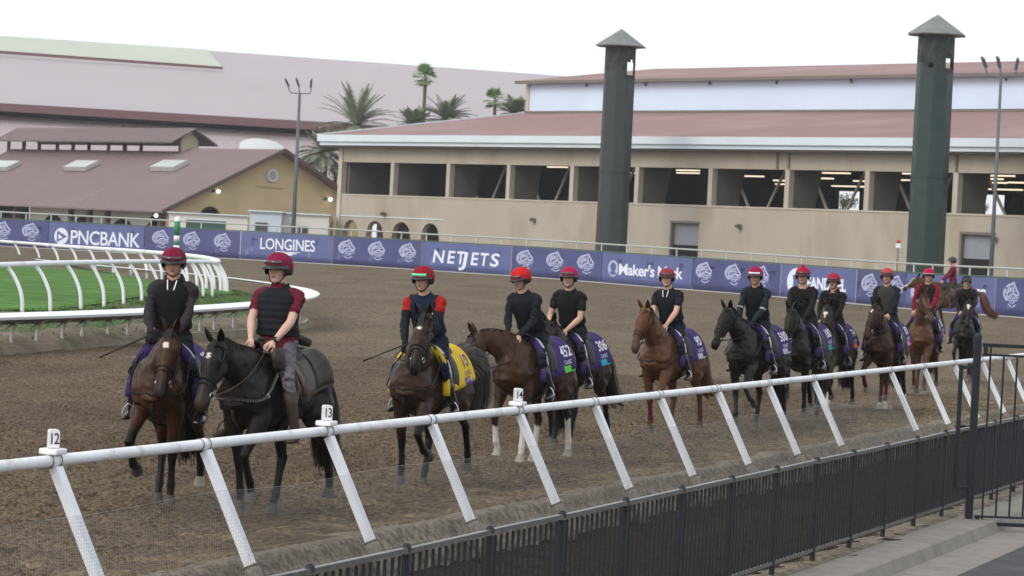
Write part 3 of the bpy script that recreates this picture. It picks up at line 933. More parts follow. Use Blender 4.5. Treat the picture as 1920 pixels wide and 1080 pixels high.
M_ROOF = mat('red_brown_roof', (.275, .165, .155), .75, .25, vary=.06, vscale=.4, wave=(2.2, .02, 'X'), dirt=((.33, .22, .21), .12, .45, .7))
M_GUT = mat('pale_gutter', (.62, .69, .75), .5, .4, vary=.04, vscale=.4)
M_CLER = mat('pale_clerestory', (.60, .70, .86), .5, .3, vary=.05, vscale=.25)
M_PIPE = mat('strut_paint', (.55, .50, .44), .6)
M_LAMP = mat('lamp_glow', (.9, .75, .5), .5, emit=((1, .84, .60), 1.2))
M_LAMPW = mat('white_lamp_glow', (1, 1, 1), .5, emit=((1, .98, .92), 3.0))
bld = thing('concourse_building', 'long beige stable building with open upper bays and a red brown roof behind the banner', 'building', W0 + U * 20)
def wp(t, z, d=0): return W0 + U * t + V * d + Vector((0, 0, z)) - bld.location
TL = hit(635, 380)[0]; TR = -34
zsill = hit(1500, 391)[1]; zsill = (hit(700, 365.5)[1] + hit(1500, 391)[1]) / 2
zhead = (hit(700, 305.5)[1] + hit(1500, 317.5)[1]) / 2
zeave = (hit(700, 277)[1] + hit(1500, 286)[1]) / 2
zg0 = -.7
piers = [hit(x, 370)[0] for x in (733, 838, 951, 1070, 1192, 1330, 1474, 1624, 1790)]
piers = [TL - .25] + piers
sp = piers[-2] - piers[-1]
piers += [piers[-1] - sp * .98 * k for k in (1, 2, 3, 4)]
def wbox(t0, t1, z0, z1, d0, d1, nm, m, parent=None):
    g = MB(); vs = []
    for z in (z0, z1):
        for t, d in ((t0, d0), (t1, d0), (t1, d1), (t0, d1)): vs.append(wp(t, z, d))
    g.add(vs, [(0, 3, 2, 1), (4, 5, 6, 7), (0, 1, 5, 4), (1, 2, 6, 5), (2, 3, 7, 6), (3, 0, 4, 7)])
    return g.build(nm, m, parent or bld, fix=True)
# lower wall in courses: openings for two shutters and four arches
sh1 = [hit(1258, 420)[0], hit(1311, 420)[0]]; shz = hit(1285, 418)[1]
sh2 = [hit(1801, 440)[0], hit(1866, 440)[0]]
arch_px = [(643, 672), (686, 719), (734, 770), (789, 824)]
cuts = []
zar = [hit(657, 413)[1], hit(702, 413)[1], hit(752, 416)[1], hit(806, 419)[1]]
openings = [(sh1[1], sh1[0], shz, 's'), (sh2[1], sh2[0], shz, 's')]
for (a, b), z in zip(arch_px, zar): openings.append((hit(b, 430)[0], hit(a, 430)[0], sum(zar) / 4, 'a'))
openings.sort(reverse=True)
zb0 = zsill - .002
t = TL; lw = MB()
def wseg(t0, t1, z0, z1):
    g = MB(); vs = [wp(tt, z, d) for z in (z0, z1) for tt, d in ((t0, 0), (t1, 0), (t1, .5), (t0, .5))]
    lw.add(vs, [(0, 3, 2, 1), (4, 5, 6, 7), (0, 1, 5, 4), (1, 2, 6, 5), (2, 3, 7, 6), (3, 0, 4, 7)])
for a, b, zt, k in openings:                      # a < b in t
    wseg(t, b, zg0, zb0)
    if k == 's': wseg(b, a, zt, zb0)
    else:
        # arch: facets of the opening's head
        n = 10; cx = (a + b) / 2; r = (b - a) / 2; zs = zt - r * 1.05
        prev = None
        for i in range(n):
            t0 = b - (b - a) * i / n; t1 = b - (b - a) * (i + 1) / n
            z0 = zs + 1.05 * math.sqrt(max(r * r - (t0 - cx) ** 2, 0)); z1 = zs + 1.05 * math.sqrt(max(r * r - (t1 - cx) ** 2, 0))
            vs = [wp(t0, z0, 0), wp(t1, z1, 0), wp(t1, zb0, 0), wp(t0, zb0, 0), wp(t0, z0, .5), wp(t1, z1, .5), wp(t1, zb0, .5), wp(t0, zb0, .5)]
            lw.add(vs, [(0, 1, 2, 3), (7, 6, 5, 4), (0, 4, 5, 1)])
    t = a
wseg(t, TR, zg0, zb0)
lw.build('lower_wall', M_STUC, bld, fix=True)
wbox(TL, TR, zhead, zeave, 0, .45, 'head_wall', M_STUC)
wbox(TL + .12, TR, zsill - .10, zsill + .02, -.05, .55, 'sill', M_STUC2)
zl = hit(660, 410)[1] + .25
wbox(TL, hit(832, 418)[0], zl - .07, zl, -.06, .0, 'string_course', M_GUT)
wbox(TL + .10, TL - .35, zg0, zeave, -.12, .4, 'corner_pilaster', M_STUC2)
for i, t in enumerate(piers[1:]):
    wbox(t + .2, t - .2, zsill + .02, zhead, 0, .5, 'pier', M_STUC2)
    # buttress fin behind each pier, its inner edge raked
    g = MB(); w2 = .14
    poly = [(.5, zsill - 1.2), (2.6, zsill - 1.2), (3.5, zhead + .8), (.5, zhead + .8)]
    g.prism([wp(t, z, d) for d, z in poly], U * w2, U * -w2); g.build('fin', M_INNER, bld, fix=True)
PPX = [733, 838, 951, 1070, 1192, 1330, 1474, 1624, 1790, 1975]
for i, (x0, x1) in enumerate(zip(PPX[:-1], PPX[1:])):
    if i in (0, 4): continue
    ya = 305 + .0157 * (x0 - 640); yb = 364 + .0335 * (x0 - 640); wd = x1 - x0
    for fa, fb in ((.30, .53), (1.02, .74)):
        pts = []
        for fr_, y in ((fa, ya - 6), (fb, yb + 8)):
            t_, z_ = hit(x0 + wd * fr_, y, off=3.6); pts.append(wp(t_, z_, 3.6))
        g = MB(); g.beam(pts[0], pts[1], .15, .15); g.build('strut', M_PIPE, bld)
g = MB(); poly = [(.5, zsill - 1.2), (2.6, zsill - 1.2), (3.5, zhead + .8), (.5, zhead + .8)]
g.prism([wp(TL - .3, z, d) for d, z in poly], U * .14, U * -.14); g.build('fin', M_INNER, bld, fix=True)
# inside: floor, ceiling, back wall with far openings to the daylight on the right
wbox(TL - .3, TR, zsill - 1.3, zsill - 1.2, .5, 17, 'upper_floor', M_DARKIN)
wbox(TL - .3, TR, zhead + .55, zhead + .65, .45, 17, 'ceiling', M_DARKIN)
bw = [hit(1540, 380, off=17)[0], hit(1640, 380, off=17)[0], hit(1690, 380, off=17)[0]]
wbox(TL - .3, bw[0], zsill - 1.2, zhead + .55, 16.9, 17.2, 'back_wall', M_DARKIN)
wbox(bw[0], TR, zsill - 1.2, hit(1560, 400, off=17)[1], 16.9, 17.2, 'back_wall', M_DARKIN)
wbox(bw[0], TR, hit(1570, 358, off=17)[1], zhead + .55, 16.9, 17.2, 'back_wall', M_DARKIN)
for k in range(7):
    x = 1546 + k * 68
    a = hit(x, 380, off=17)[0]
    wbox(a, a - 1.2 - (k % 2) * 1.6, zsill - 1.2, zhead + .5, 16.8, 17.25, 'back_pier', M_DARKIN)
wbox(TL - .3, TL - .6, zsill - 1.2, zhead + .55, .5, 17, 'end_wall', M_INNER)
# tubes of warm light under the ceiling: (px, py, depth)
for x, y, d, w2 in ((1043, 312, 4, 1.7), (1181, 323, 4, 1.2), (1287, 318, 4, 1.7), (1287, 323, 7, 1.7), (1403, 329, 5, 2.0), (1461, 337, 7, 1.0), (1465, 344, 9, 1.0), (1563, 323, 4, 2.0), (1540, 333, 6, 1.4), (1612, 338, 9, 1.0), (1588, 348, 12, 2.4), (1687, 336, 6, 1.0), (1870, 328, 4, 1.9), (1858, 341, 8, 1.8), (1910, 341, 6, 1.5), (1882, 354, 11, 2.2), (1700, 324, 4, .8), (1856, 334, 6, 1.4)):
    t_, z_ = hit(x, y, off=d)
    if z_ > zhead + .5: z_ = zhead + .5
    o = wbox(t_ + w2 * .62, t_ - w2 * .62, z_ - .09, z_, d, d + .35, 'ceiling_lamp', M_LAMP)
# shutters, recessed
M_SHUT = mat('roller_shutter', (.33, .36, .40), .5, .4, wave=(6, .02, 'Z'), vary=.05)
for (a, b), nm in ((sh1, 0), (sh2, 0)):
    wbox(a, b, zg0, shz + .1, .32, .4, 'roller_shutter', M_SHUT)
    wbox(a + .06, a - .10, zg0, shz, -.03, .45, 'door_frame', M_INNER)
    wbox(a + .06, b - .06, shz - .02, shz + .14, -.05, .30, 'door_frame', M_INNER)
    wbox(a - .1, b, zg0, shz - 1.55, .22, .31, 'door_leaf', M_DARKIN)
for (a, b) in arch_px: pass
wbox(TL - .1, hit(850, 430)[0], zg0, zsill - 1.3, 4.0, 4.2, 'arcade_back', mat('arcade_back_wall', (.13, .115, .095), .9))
for x, y in ((723, 402), (1003, 413), (1389, 425), (1868, 449)):
    t_, z_ = hit(x, y); g = MB(); c = wp(t_, z_, -.15)
    g.tube([c - V * .05 + Vector((0, 0, .12)), c - V * .3 + Vector((0, 0, .0))], [.09, .15], 8); g.box(c + V * .05, (.22, .22, .3)); g.build('wall_lamp', M_INNER, bld)
# roof: gutter band, long slope, clerestory, top slope
ov = 1.6
zfa = zeave
def rbox(t0, t1, z0, z1, d0, d1, nm, m): return wbox(t0, t1, z0, z1, d0, d1, nm, m)
rbox(TL + 1.2, TR, zfa - .02, zfa + .22, -.9, .5, 'soffit', M_INNER)
rbox(TL + 1.4, TR, zfa + .12, zfa + .42, -1.15, -.88, 'gutter', M_GUT)
rbox(TL + 1.5, TR, zfa + .42, zfa + .95, -1.35, -1.05, 'gutter', M_GUT)
ztop = zfa + .93
tC = hit(988, 185, off=21)[0]; zc0 = hit(1000, 212, off=21)[1]; zc1 = hit(1000, 157, off=21)[1]
g = MB()
for k in range(18):
    pass
a0 = TL + 1.5
vs = [wp(a0, ztop, -1.34), wp(TR, ztop, -1.34), wp(TR, zc0, 21), wp(tC - .0, zc0, 21)]
vs += [wp(a0, ztop, -1.34) , wp(tC + 14, ztop - .5, 44), wp(tC, zc0, 21)]
g.add(vs[:4], [(0, 1, 2, 3)]); g.build('roof', M_ROOF, bld)
g = MB(); g.add([wp(a0, ztop, -1.34), wp(tC, zc0, 21), wp(tC, zc0, 34), wp(a0, ztop - .2, 40)], [(0, 1, 2, 3)]); g.build('roof', M_ROOF, bld)
g = MB(); g.beam(wp(a0, ztop + .03, -1.34), wp(tC, zc0 + .03, 21), .25, .12); g.build('ridge_flashing', M_GUT, bld)
rbox(tC, TR, zc0 - .1, zc1, 21, 21.3, 'clerestory_wall', M_CLER)
rbox(tC, tC - .3, zc0 - .1, zc1, 21.3, 40, 'clerestory_wall', M_STUC)
rbox(tC + .05, tC - .35, zc0 - .05, zc1 - .05, 20.9, 21.0, 'corner_trim', M_STUC2)
rbox(tC, TR, zc0 - .02, zc0 + .16, 20.75, 21.0, 'flashing', M_INNER)
rbox(tC + .8, TR, zc1 - .05, zc1 + .2, 20.2, 20.45, 'gutter', M_INNER)
g = MB(); zr = zc1 + 2.1
g.add([wp(tC + .8, zc1 + .2, 20.2), wp(TR, zc1 + .2, 20.2), wp(TR, zr, 32), wp(tC - 4.2, zr, 32), wp(tC + .8, zc1 + .2, 44)], [(0, 1, 2, 3), (0, 3, 4)]); g.build('roof', M_ROOF, bld)
for x in (1094, 1205, 1325, 1450, 1590, 1880):
    t_, z_ = hit(x, 145, off=20.5); rbox(t_ + .05, t_ - .05, zc1 - .35, zc1 - .05, 20.8, 20.95, 'bracket', M_INNER)
# downpipes with stains
for x in (1459, 1480, 1795):
    t_ = hit(x, 300)[0]; wbox(t_ + .08, t_ - .08, zhead + .05, zeave, -.10, -.005, 'downpipe', mat('stained_pipe', (.20, .165, .13), .9, vary=.3, vscale=3))
t_ = hit(1448, 300)[0]

# ================================================================== CHIMNEYS
M_CHIMA = mat('grey_green_steel', (.030, .037, .040), .5, .4, vary=.12, vscale=.5, dirt=((.04, .046, .046), 1.0, .45, .7))
M_CHIMB = mat('dark_green_steel', (.010, .030, .028), .38, .45, vary=.15, vscale=.5, dirt=((.022, .040, .038), 1.0, .45, .7))
M_CAP = mat('weathered_cap', (.17, .18, .175), .6, .4, vary=.12, vscale=1.5)
def chimney(pxb, D, rpx, pyt, label, holes, M_CHIM):
    h = 460 + 0
    base = XD(pxb, D, -.7); o = thing('chimney', label, 'chimney', base, R(10), 'steel chimneys in front of the stable building')
    zt = P(pxb + 20, pyt, D).z + .7
    r0 = rpx / 2 * D / F_PX; r1 = r0 * .965
    zc = zt - 1.15 * r0                     # foot of the cap
    n = 24; sh = MB(); N = 44
    zs = [0, zc * .33, zc * .66, zc - 4.6 * r0 * .5] + list(np.linspace(zc - 2.0 * r0, zc + .1, 9))
    facet = 8
    def ringr(a, r):                              # octagonal section
        k = (a + math.pi / 8) % (math.pi / 4) - math.pi / 8
        return r * (1 - .0) * math.cos(math.pi / 8) / math.cos(k) * 1.03
    vs = []
    for z in zs:
        r = r0 + (r1 - r0) * z / zc
        for k in range(N):
            a = 2 * math.pi * k / N; rr_ = ringr(a, r); vs.append((rr_ * math.cos(a), rr_ * math.sin(a), z))
    fs = []; soot = []
    for i in range(len(zs) - 1):
        for k in range(N):
            if i >= 4 and (i - 4, k) in holes: continue
            near_ = i >= 4 and any((i - 4 + a_, (k + b_) % N) in holes for a_ in (-1, 0, 1, 2) for b_ in (-2, -1, 0, 1, 2)); soot.append(1 if i >= 4 and (near_ or (i > 5 and (k * 7 + i * 3) % 5)) else 0)
            fs.append((i * N + k, i * N + (k + 1) % N, (i + 1) * N + (k + 1) % N, (i + 1) * N + k))
    sh.add(vs, fs); sh.m = soot; b = sh.build('stack', [M_CHIM, mat('sooty_steel', (.032, .036, .036), .7, .25, vary=.4, vscale=1.5)], o)
    md = b.modifiers.new('s', 'SOLIDIFY'); md.thickness = .06
    for z in (zc * .12, zc * .5):
        r = (r0 + (r1 - r0) * z / zc)
        g = MB(); g.add([((ringr(2 * math.pi * k / 32, r) + e) * math.cos(2 * math.pi * k / 32), (ringr(2 * math.pi * k / 32, r) + e) * math.sin(2 * math.pi * k / 32), z + dz) for e, dz in ((-.01, -.06), (.03, -.05), (.03, .05), (-.01, .06)) for k in range(32)], [(i * 32 + k, i * 32 + (k + 1) % 32, (i + 1) * 32 + (k + 1) % 32, (i + 1) * 32 + k) for i in range(3) for k in range(32)])
        g.build('weld_band', M_CHIM, o)
    g = MB(); g.lathe([(r1 * 1.0, zc - .02), (r0 * 1.62, zc + .03), (r0 * 1.62, zc + .08), (r0 * .30, zt - .20), (.02, zt)], 8, rot=None); c = g.build('cap', M_CAP, o)
    return o
# holes burnt through the plates near the top, seen through both sides
HA = {(i, k) for i in (1, 2, 3) for k in range(35, 41)} | {(i, k) for i in (1, 2, 3, 4) for k in range(1, 9)} | {(4, 37), (4, 38)}
HB = {(i, k) for i in (1, 2) for k in range(35, 41)} | {(i, k) for i in (1, 2, 3) for k in range(1, 9)} | {(1, 28), (1, 29), (1, 12), (1, 13), (1, 14)}
chimney(1141, 181, 60, 54, 'dark green steel chimney with pyramid cap, the one nearer the middle of the building', HA, M_CHIMA)
chimney(1729, 157, 70, 27, 'dark green steel chimney with pyramid cap, the taller looking one on the right', HB, M_CHIMB)

# ================================================================== LIGHT POLES
M_POLE = mat('pole_paint', (.10, .115, .13), .5, .4, vary=.1)
def light_pole(pxb, D, pyt, label):
    base = XD(pxb, D, -.6); o = thing('light_pole', label, 'light pole', base, 0, 'floodlight poles by the stable buildings')
    zt = P(pxb + 15, pyt, D).z + .6 - 1.1; k = D / 165
    g = MB(); g.tube([(0, 0, 0), (0, 0, zt * .5), (0, 0, zt)], [.16 * k, .12 * k, .085 * k], 10); g.build('pole', M_POLE, o, True)
    g = MB(); g.tube([(-.95, 0, zt + .55), (-.78, 0, zt + .12), (-.70, 0, zt), (.70, 0, zt), (.85, 0, zt + .15), (.85, 0, zt + .55)], .045, 6); g.build('bracket', M_POLE, o)
    g = MB(); g.tube([(0, 0, zt), (-.1, 0, zt + .6)], .05, 6); g.build('bracket', M_POLE, o)
    for x, z, rx in ((-1.02, zt + .80, -.5), (-.2, zt + .85, -.35), (.85, zt + .80, .1)):
        rot = Matrix.Rotation(rx, 3, 'Y') @ Matrix.Rotation(R(25), 3, 'X')
        g = MB(); g.box((x, 0, z), (.13, .28, .66), rot); g.box(Vector((x, 0, z)) + rot @ Vector((.0, -.16, 0)), (.17, .05, .60), rot); g.build('floodlight', M_POLE, o)
light_pole(546, 205, 148, 'slim floodlight pole in front of the yellow barn gable')
light_pole(1853, 152, 108, 'slim floodlight pole at the right, beside the right hand chimney')

# little red topped pole behind the banner
b_ = XD(1677, 150, -.6)
o = thing('marker_pole', 'thin pole with small red and white head behind the banner, left of the right chimney', 'pole', b_)
zt = P(1679, 452, 150).z + .6
g = MB(); g.tube([(0, 0, 0), (0, 0, zt - .2)], .045, 8); g.build('pole', M_INNER, o, True)
g = MB(); g.box((0, 0, zt - .25), (.26, .12, .26)); g.build('sign_plate', M_RAILFAR, o)
g = MB(); g.lathe([(0, zt + .10), (.13, zt + .02), (.13, zt - .08), (0, zt - .12)], 10); g.build('red_lamp', mat('red_paint', (.45, .04, .04), .5), o, True)

# ================================================================== YELLOW BARN
M_BARNROOF = mat('barn_roof', (.195, .145, .143), .7, .3, vary=.05, vscale=.3, dirt=((.225, .178, .175), .2, .5, .8))
M_RIB = mat('barn_roof_rib', (.37, .28, .28), .7, .3)
M_YEL = mat('yellow_stucco', (.58, .46, .27), .9, .15, vary=.05, vscale=.3, dirt=((.50, .39, .24), .4, .5, .8))
M_PALE = mat('pale_wall', (.66, .64, .61), .85, .2, vary=.05, vscale=.5)
M_TRIM = mat('brown_trim', (.10, .068, .062), .7)
C0 = XD(305, 240, 0)
barn = thing('yellow_barn', 'yellow gabled barn with a ribbed brown roof, skylights and raised ridge, at the left', 'barn', C0)
bl = barn.location
def bp(s, t, z): return C0 + V * s + U * t + Vector((0, 0, z)) - bl       # s across the gable, t along the ridge
def bhit(px, py, s=0):
    d = ray(px, py); n = V; q0 = C0 + V * s
    k = n.dot(q0) / n.dot(d); p = Vector((0, 0, CAM_H)) + d * k
    return (p - q0).dot(U), p.z
def ghit(px, py, t=0):
    d = ray(px, py); q0 = C0 + U * t; k = U.dot(q0) / U.dot(d); p = Vector((0, 0, CAM_H)) + d * k
    return (p - q0).dot(V), p.z
ze = ghit(305, 388)[1]; sp_, zp = ghit(523, 281)
TB = 46
g = MB(); ww = sp_ * 2
# gable wall with two arched openings cut at its foot
za_ = ghit(398, 400)[1]
arches = [(ghit(376, 400)[0], ghit(421, 400)[0], ghit(398, 387)[1]), (ghit(598, 410)[0], ghit(632, 410)[0], ghit(616, 402)[1])]
xs = sorted(set([0.6, ww - .6, sp_] + [a + (b - a) * i / 8 for a, b, z in arches for i in range(9)]))
def archz(x):
    for a, b, z in arches:
        if a < x < b:
            r = (b - a) / 2; return z - r + math.sqrt(max(r * r - (x - (a + b) / 2) ** 2, 0))
    return None
for x0, x1 in zip(xs[:-1], xs[1:]):
    xm = (x0 + x1) / 2
    tz = lambda x: ze + (zp - ze) * (1 - abs(x - sp_) / sp_) - .12
    ina = any(a < xm < b for a, b, z in arches)
    b0 = (archz(x0) or (arches[0][2] - 1 if ina else 0)) if ina else -.7
    b1 = (archz(x1) or (arches[0][2] - 1 if ina else 0)) if ina else -.7
    for t in (.5,):
        g.add([bp(x0, t, b0), bp(x1, t, b1), bp(x1, t, tz(x1)), bp(x0, t, tz(x0))], [(0, 1, 2, 3)])
b_ = g.build('gable_wall', M_YEL, barn); md = b_.modifiers.new('s', 'SOLIDIFY'); md.thickness = .35; md.offset = 0
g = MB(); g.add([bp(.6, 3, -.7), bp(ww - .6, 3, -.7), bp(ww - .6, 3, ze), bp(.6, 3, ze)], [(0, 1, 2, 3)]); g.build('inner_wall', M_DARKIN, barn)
# long side: posts, dark and pale fields with dark arch sheets
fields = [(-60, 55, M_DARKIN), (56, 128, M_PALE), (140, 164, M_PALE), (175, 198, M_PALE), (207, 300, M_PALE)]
tt = lambda x: bhit(x, 395, 1.6)[0]
for i, (a, b, m) in enumerate(fields):
    t0, t1 = tt(a), tt(b)
    g = MB(); g.add([bp(1.6, t0, -.7), bp(1.6, t1, -.7), bp(1.6, t1, ze - .35), bp(1.6, t0, ze - .35)], [(0, 1, 2, 3)]); o = g.build('side_wall', m, barn)
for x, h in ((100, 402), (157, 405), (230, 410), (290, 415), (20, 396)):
    c, z = bhit(x, h, 1.55); r = 2.0; g = MB(); g.add([bp(1.55, c + r * math.cos(a), z - 1.6 + 1.6 * math.sin(a)) for a in np.linspace(0, math.pi, 14)] + [bp(1.55, c - r, z - 4), bp(1.55, c + r, z - 4)], [tuple(range(16))]); g.build('arch_shade_sheet', M_DARKIN, barn)  # flat dark arches laid on the wall as the shade of openings
for x in (134, 169, 202, 303, -20, 30):
    t0 = bhit(x, 395, .3)[0]; g = MB(); g.box(bp(.3, t0, ze / 2 - .4), (.45, .45, ze + .5), Matrix.Rotation(math.atan2(V.y, V.x), 3, 'Z')); g.build('post', M_TRIM, barn)
g = MB(); g.beam(bp(.2, -.3, ze - .28), bp(.2, TB, ze - .28), .25, .3); g.build('eave_beam', M_TRIM, barn)
def slope(s0, z0, s1, z1, t0, t1, nm='roof', m=M_BARNROOF, rib=.62, parent=None):
    par = parent or barn
    g = MB(); th = .12
    g.prism([bp(s0, t0, z0), bp(s1, t0, z1), bp(s1, t1, z1), bp(s0, t1, z0)], (0, 0, -th), (0, 0, 0)); o = g.build(nm, m, par, fix=True)
    g = MB(); t = t0 + .2
    while t < t1:
        g.beam(bp(s0, t, z0 + .03), bp(s1, t, z1 + .03), .09, .08); t += rib
    g.build('roof_ribs', M_RIB, o, kind='stuff')
    return o
t_m, zmr = bhit(357, 241, sp_)
s_l, zm1 = ghit(320, 263, t_m); so_ = sp_ - s_l; si_ = so_ - 1.2
zm0 = ze - .42 + (sp_ - si_ + .9) * (zp - ze + .42) / (sp_ + .9)
for d_ in (0, 1):
    f = (lambda s: s) if d_ == 0 else (lambda s: ww - s)
    slope(f(-.9), ze - .42, f(sp_), zp + .02, -.9, t_m)
    slope(f(-.9), ze - .42, f(sp_ - si_), zm0, t_m, TB)
for s0, s1 in ((-.9, sp_), (ww + .9, sp_)):
    g = MB(); g.beam(bp(s0, -.95, ze - .46), bp(s1, -.95, zp - .03), .12, .34); g.build('barge_board', M_TRIM, barn)
# clock disc, ledge, lamps on the gable
s_, z_ = ghit(513, 329)
g = MB(); g.tube([bp(s_, .28, z_), bp(s_, .12, z_)], .62, 20, side=V); g.build('round_plaque', M_PALE, barn)
g = MB(); g.tube([bp(s_, .13, z_), bp(s_, .10, z_)], .40, 20, side=V); g.build('plaque_face', mat('plaque_grey', (.35, .36, .36), .7), barn)
a, z_ = ghit(484, 349); b, _z = ghit(536, 354); g = MB(); g.beam(bp(a, .25, z_), bp(b, .25, z_), .12, .08); g.build('ledge', M_YEL, barn)
for x, y in ((409, 359), (619, 374), (292, 404)):
    s_, z_ = ghit(x, y); g = MB()
    g.lathe([(0, .17), (.14, .12), (.19, 0), (.14, -.12), (0, -.17)], 12, bp(s_, -.05, z_)); g.build('flood_lamp', M_LAMPW, barn)
    g = MB(); g.box(bp(s_ - .35, .2, z_ + .05), (.3, .3, .25)); g.build('lamp_arm', M_TRIM, barn)
# skylights on the slope
def sroof(px, py):
    "point of the front slope seen at a pixel -> (s, t)"
    A = bp(-.9, 0, ze - .42) + bl; B = bp(sp_, 0, zp) + bl
    n = (B - A).cross(U); d = ray(px, py); o = Vector((0, 0, CAM_H)); k = (A - o).dot(n) / d.dot(n); p = o + d * k
    return (p - C0).dot(V), (p - C0).dot(U)
sl = (zp - ze + .42) / (sp_ + .9)
def zroof(s): return ze - .42 + (s + .9) * sl
for x in (8, 154, 318):
    s_, t_ = sroof(x, 316); q = []
    nrm = Vector((-V.x * sl, -V.y * sl, 1)).normalized()
    sl_v = (V + Vector((0, 0, sl))).normalized()
    c = bp(s_, t_, zroof(s_) + .1)
    sk = MB()
    for h, dx, dy in ((.0, 2.15, .95), (.38, 2.15, .95)): pass
    def pv(a, b, h): return c + U * a + sl_v * b + nrm * h
    vs = [pv(a, b, h) for h in (0, .42) for a, b in ((-2, -.9), (2, -.9), (2, .9), (-2, .9))]
    sk.add(vs, [(0, 3, 2, 1), (4, 5, 6, 7), (0, 1, 5, 4), (1, 2, 6, 5), (2, 3, 7, 6), (3, 0, 4, 7)]); so = sk.build('skylight', mat('skylight_frame', (.42, .42, .41), .6), barn, fix=True)
    for k in range(4):
        g = MB(); a0_ = -1.9 + k * .96; vs = [pv(a, b, .435) for a, b in ((a0_, -.78), (a0_ + .9, -.78), (a0_ + .9, .78), (a0_, .78))]; g.add(vs, [(0, 1, 2, 3)]); g.build('pane', mat('skylight_pane', (.50, .54, .50), .3, .6), so)
# raised open ridge monitor
slope(s_l - .5, zm1 - .18, sp_, zmr, t_m - .9, TB, m=mat('monitor_roof', (.125, .105, .100), .7, .3, vary=.1, vscale=.4))
slope(ww - s_l + .5, zm1 - .18, sp_, zmr, t_m - .9, TB, m=M_BARNROOF)
g = MB(); g.add([bp(sp_ - si_, t_m, zm0 - .2), bp(sp_ + si_, t_m, zm0 - .2), bp(sp_ + si_, t_m, zm1 + .1), bp(sp_, t_m, zmr - .15), bp(sp_ - si_, t_m, zm1 + .1)], [(0, 1, 2, 3, 4)]); g.build('monitor_gable', mat('cream_wall', (.50, .44, .33), .9), barn)
for sg_ in (-1, 1):
    for k in range(5):
        a = t_m + .2 + k * 9.5
        for e in (0, 3.0) if k else (0,):
            g = MB(); g.box(bp(sp_ + sg_ * (si_ - .1), a + e, (zm0 + zm1) / 2), (.32, .32, zm1 - zm0 + .7)); g.build('monitor_post', M_TRIM, barn)
    g = MB(); g.beam(bp(sp_ + sg_ * si_, t_m, zm0 + .05), bp(sp_ + sg_ * si_, TB, zm0 + .05), .1, .25); g.build('monitor_sill', M_TRIM, barn)
# low pale structures between barn and building
def lowbox(x0, x1, yt, D, m, label, nm='pale_cabin', win=None, dep=3, cat='cabin', gable=False):
    a = XD(x0, D, -.6); b = XD(x1, D, -.6); z = P((x0 + x1) / 2, yt, D).z
    o = thing(nm, label, cat, a)
    g = MB(); wd = b.x - a.x
    g.add([(0, 0, 0), (wd, 0, 0), (wd, 0, z + .6), (0, 0, z + .6), (0, dep, 0), (wd, dep, 0), (wd, dep, z + .6), (0, dep, z + .6)], [(0, 1, 2, 3), (5, 4, 7, 6), (4, 0, 3, 7), (1, 5, 6, 2), (3, 2, 6, 7)])
    g.build('wall', m, o)
    g = MB(); g.box((wd / 2, dep / 2 - .1, z + .64), (wd + .3, dep + .3, .1)); g.build('roof_lip', M_GUT, o)
    if win:
        for wx, wy, ww_, wh in win:
            p = P(wx, wy, D)
            g = MB(); g.box((p.x - a.x, -.03, p.z + .6), (ww_, .08, wh)); wv = g.build('window', M_INNER, o)
            g = MB(); g.box((p.x - a.x, -.08, p.z + .6), (ww_ * .8, .05, wh * .75)); g.build('pane', mat('dark_glass', (.05, .06, .07), .15, .6), wv)
    return o
lowbox(464, 523, 397, 212, mat('pale_blue_wall', (.50, .57, .66), .7), 'pale blue portable cabin behind the banner near the light pole', win=[(490, 425, 1.0, .7)])
lowbox(523, 612, 402, 214, M_PALE, 'white portable cabin behind the banner right of the light pole', win=[(568, 431, .8, .6)])
lowbox(313, 460, 402, 225, M_PALE, 'long low white wall in front of the barn gable', nm='low_wall', dep=.3, cat='wall')
lowbox(345, 420, 413, 218, mat('green_panel', (.05, .10, .085), .7), 'dark green hedge coloured screen in front of the barn arch', nm='screen', dep=.3, cat='screen')
# white arched canopy behind the barn
o = thing('arched_canopy', 'white rounded canopy roof showing above the barn ridge', 'canopy', XD(490, 300, 6))
rows = []
for q in np.linspace(0, 1, 10):
    x = (449 + 80 * q); y = 268 - 13 * math.sin(math.pi * q) ** .6 + 10 * q
    p = P(x, y, 300) - o.location; rows.append([p + Vector((0, 0, -2.0)), p, p + Vector((0, 4, .1)), p + Vector((0, 8, -2))])
g = MB(); g.grid(rows); g.build('canopy_roof', mat('canopy_white', (.60, .64, .64), .6), o, True)

# ================================================================== BIG PINK ROOFED STAND
M_PINK = mat('pink_metal_roof', (.415, .370, .385), .7, .3, vary=.03, vscale=.05, wave=(1.3, .03, 'X'))
M_PINK2 = mat('pink_metal_roof_low', (.41, .345, .345), .7, .3, vary=.04, vscale=.08, wave=(1.0, .06, 'X'))
M_FASC = mat('maroon_fascia', (.16, .085, .09), .7)
M_SAGE = mat('sage_roof', (.46, .49, .41), .7, vary=.03, vscale=.1)
st = thing('grandstand', 'huge pale pink ribbed roof filling the skyline behind the yellow barn', 'grandstand', (-20, 360, 0))
sl_ = st.location
q = lambda x, y, D: P(x, y, D) - sl_
def slab(pts, nm, m, th=.3):
    g = MB(); g.prism(pts, (0, 0, 0), (0, 0, -th)); return g.build(nm, m, st, fix=True)
slab([q(-700, 152, 322), q(660, 231, 350), q(1090, 258, 359), q(1062, 143, 414), q(0, 67, 392), q(-700, 18, 378)], 'main_roof', M_PINK)
slab([q(-700, 152, 321.6), q(-700, 163, 321.6), q(1090, 271, 358.6), q(1090, 258, 358.6)], 'fascia', M_FASC, .2)
slab([q(-700, 163, 327), q(-700, 180, 327), q(1090, 286, 364), q(1090, 271, 364)], 'clerestory_gap', M_DARKIN, .2)
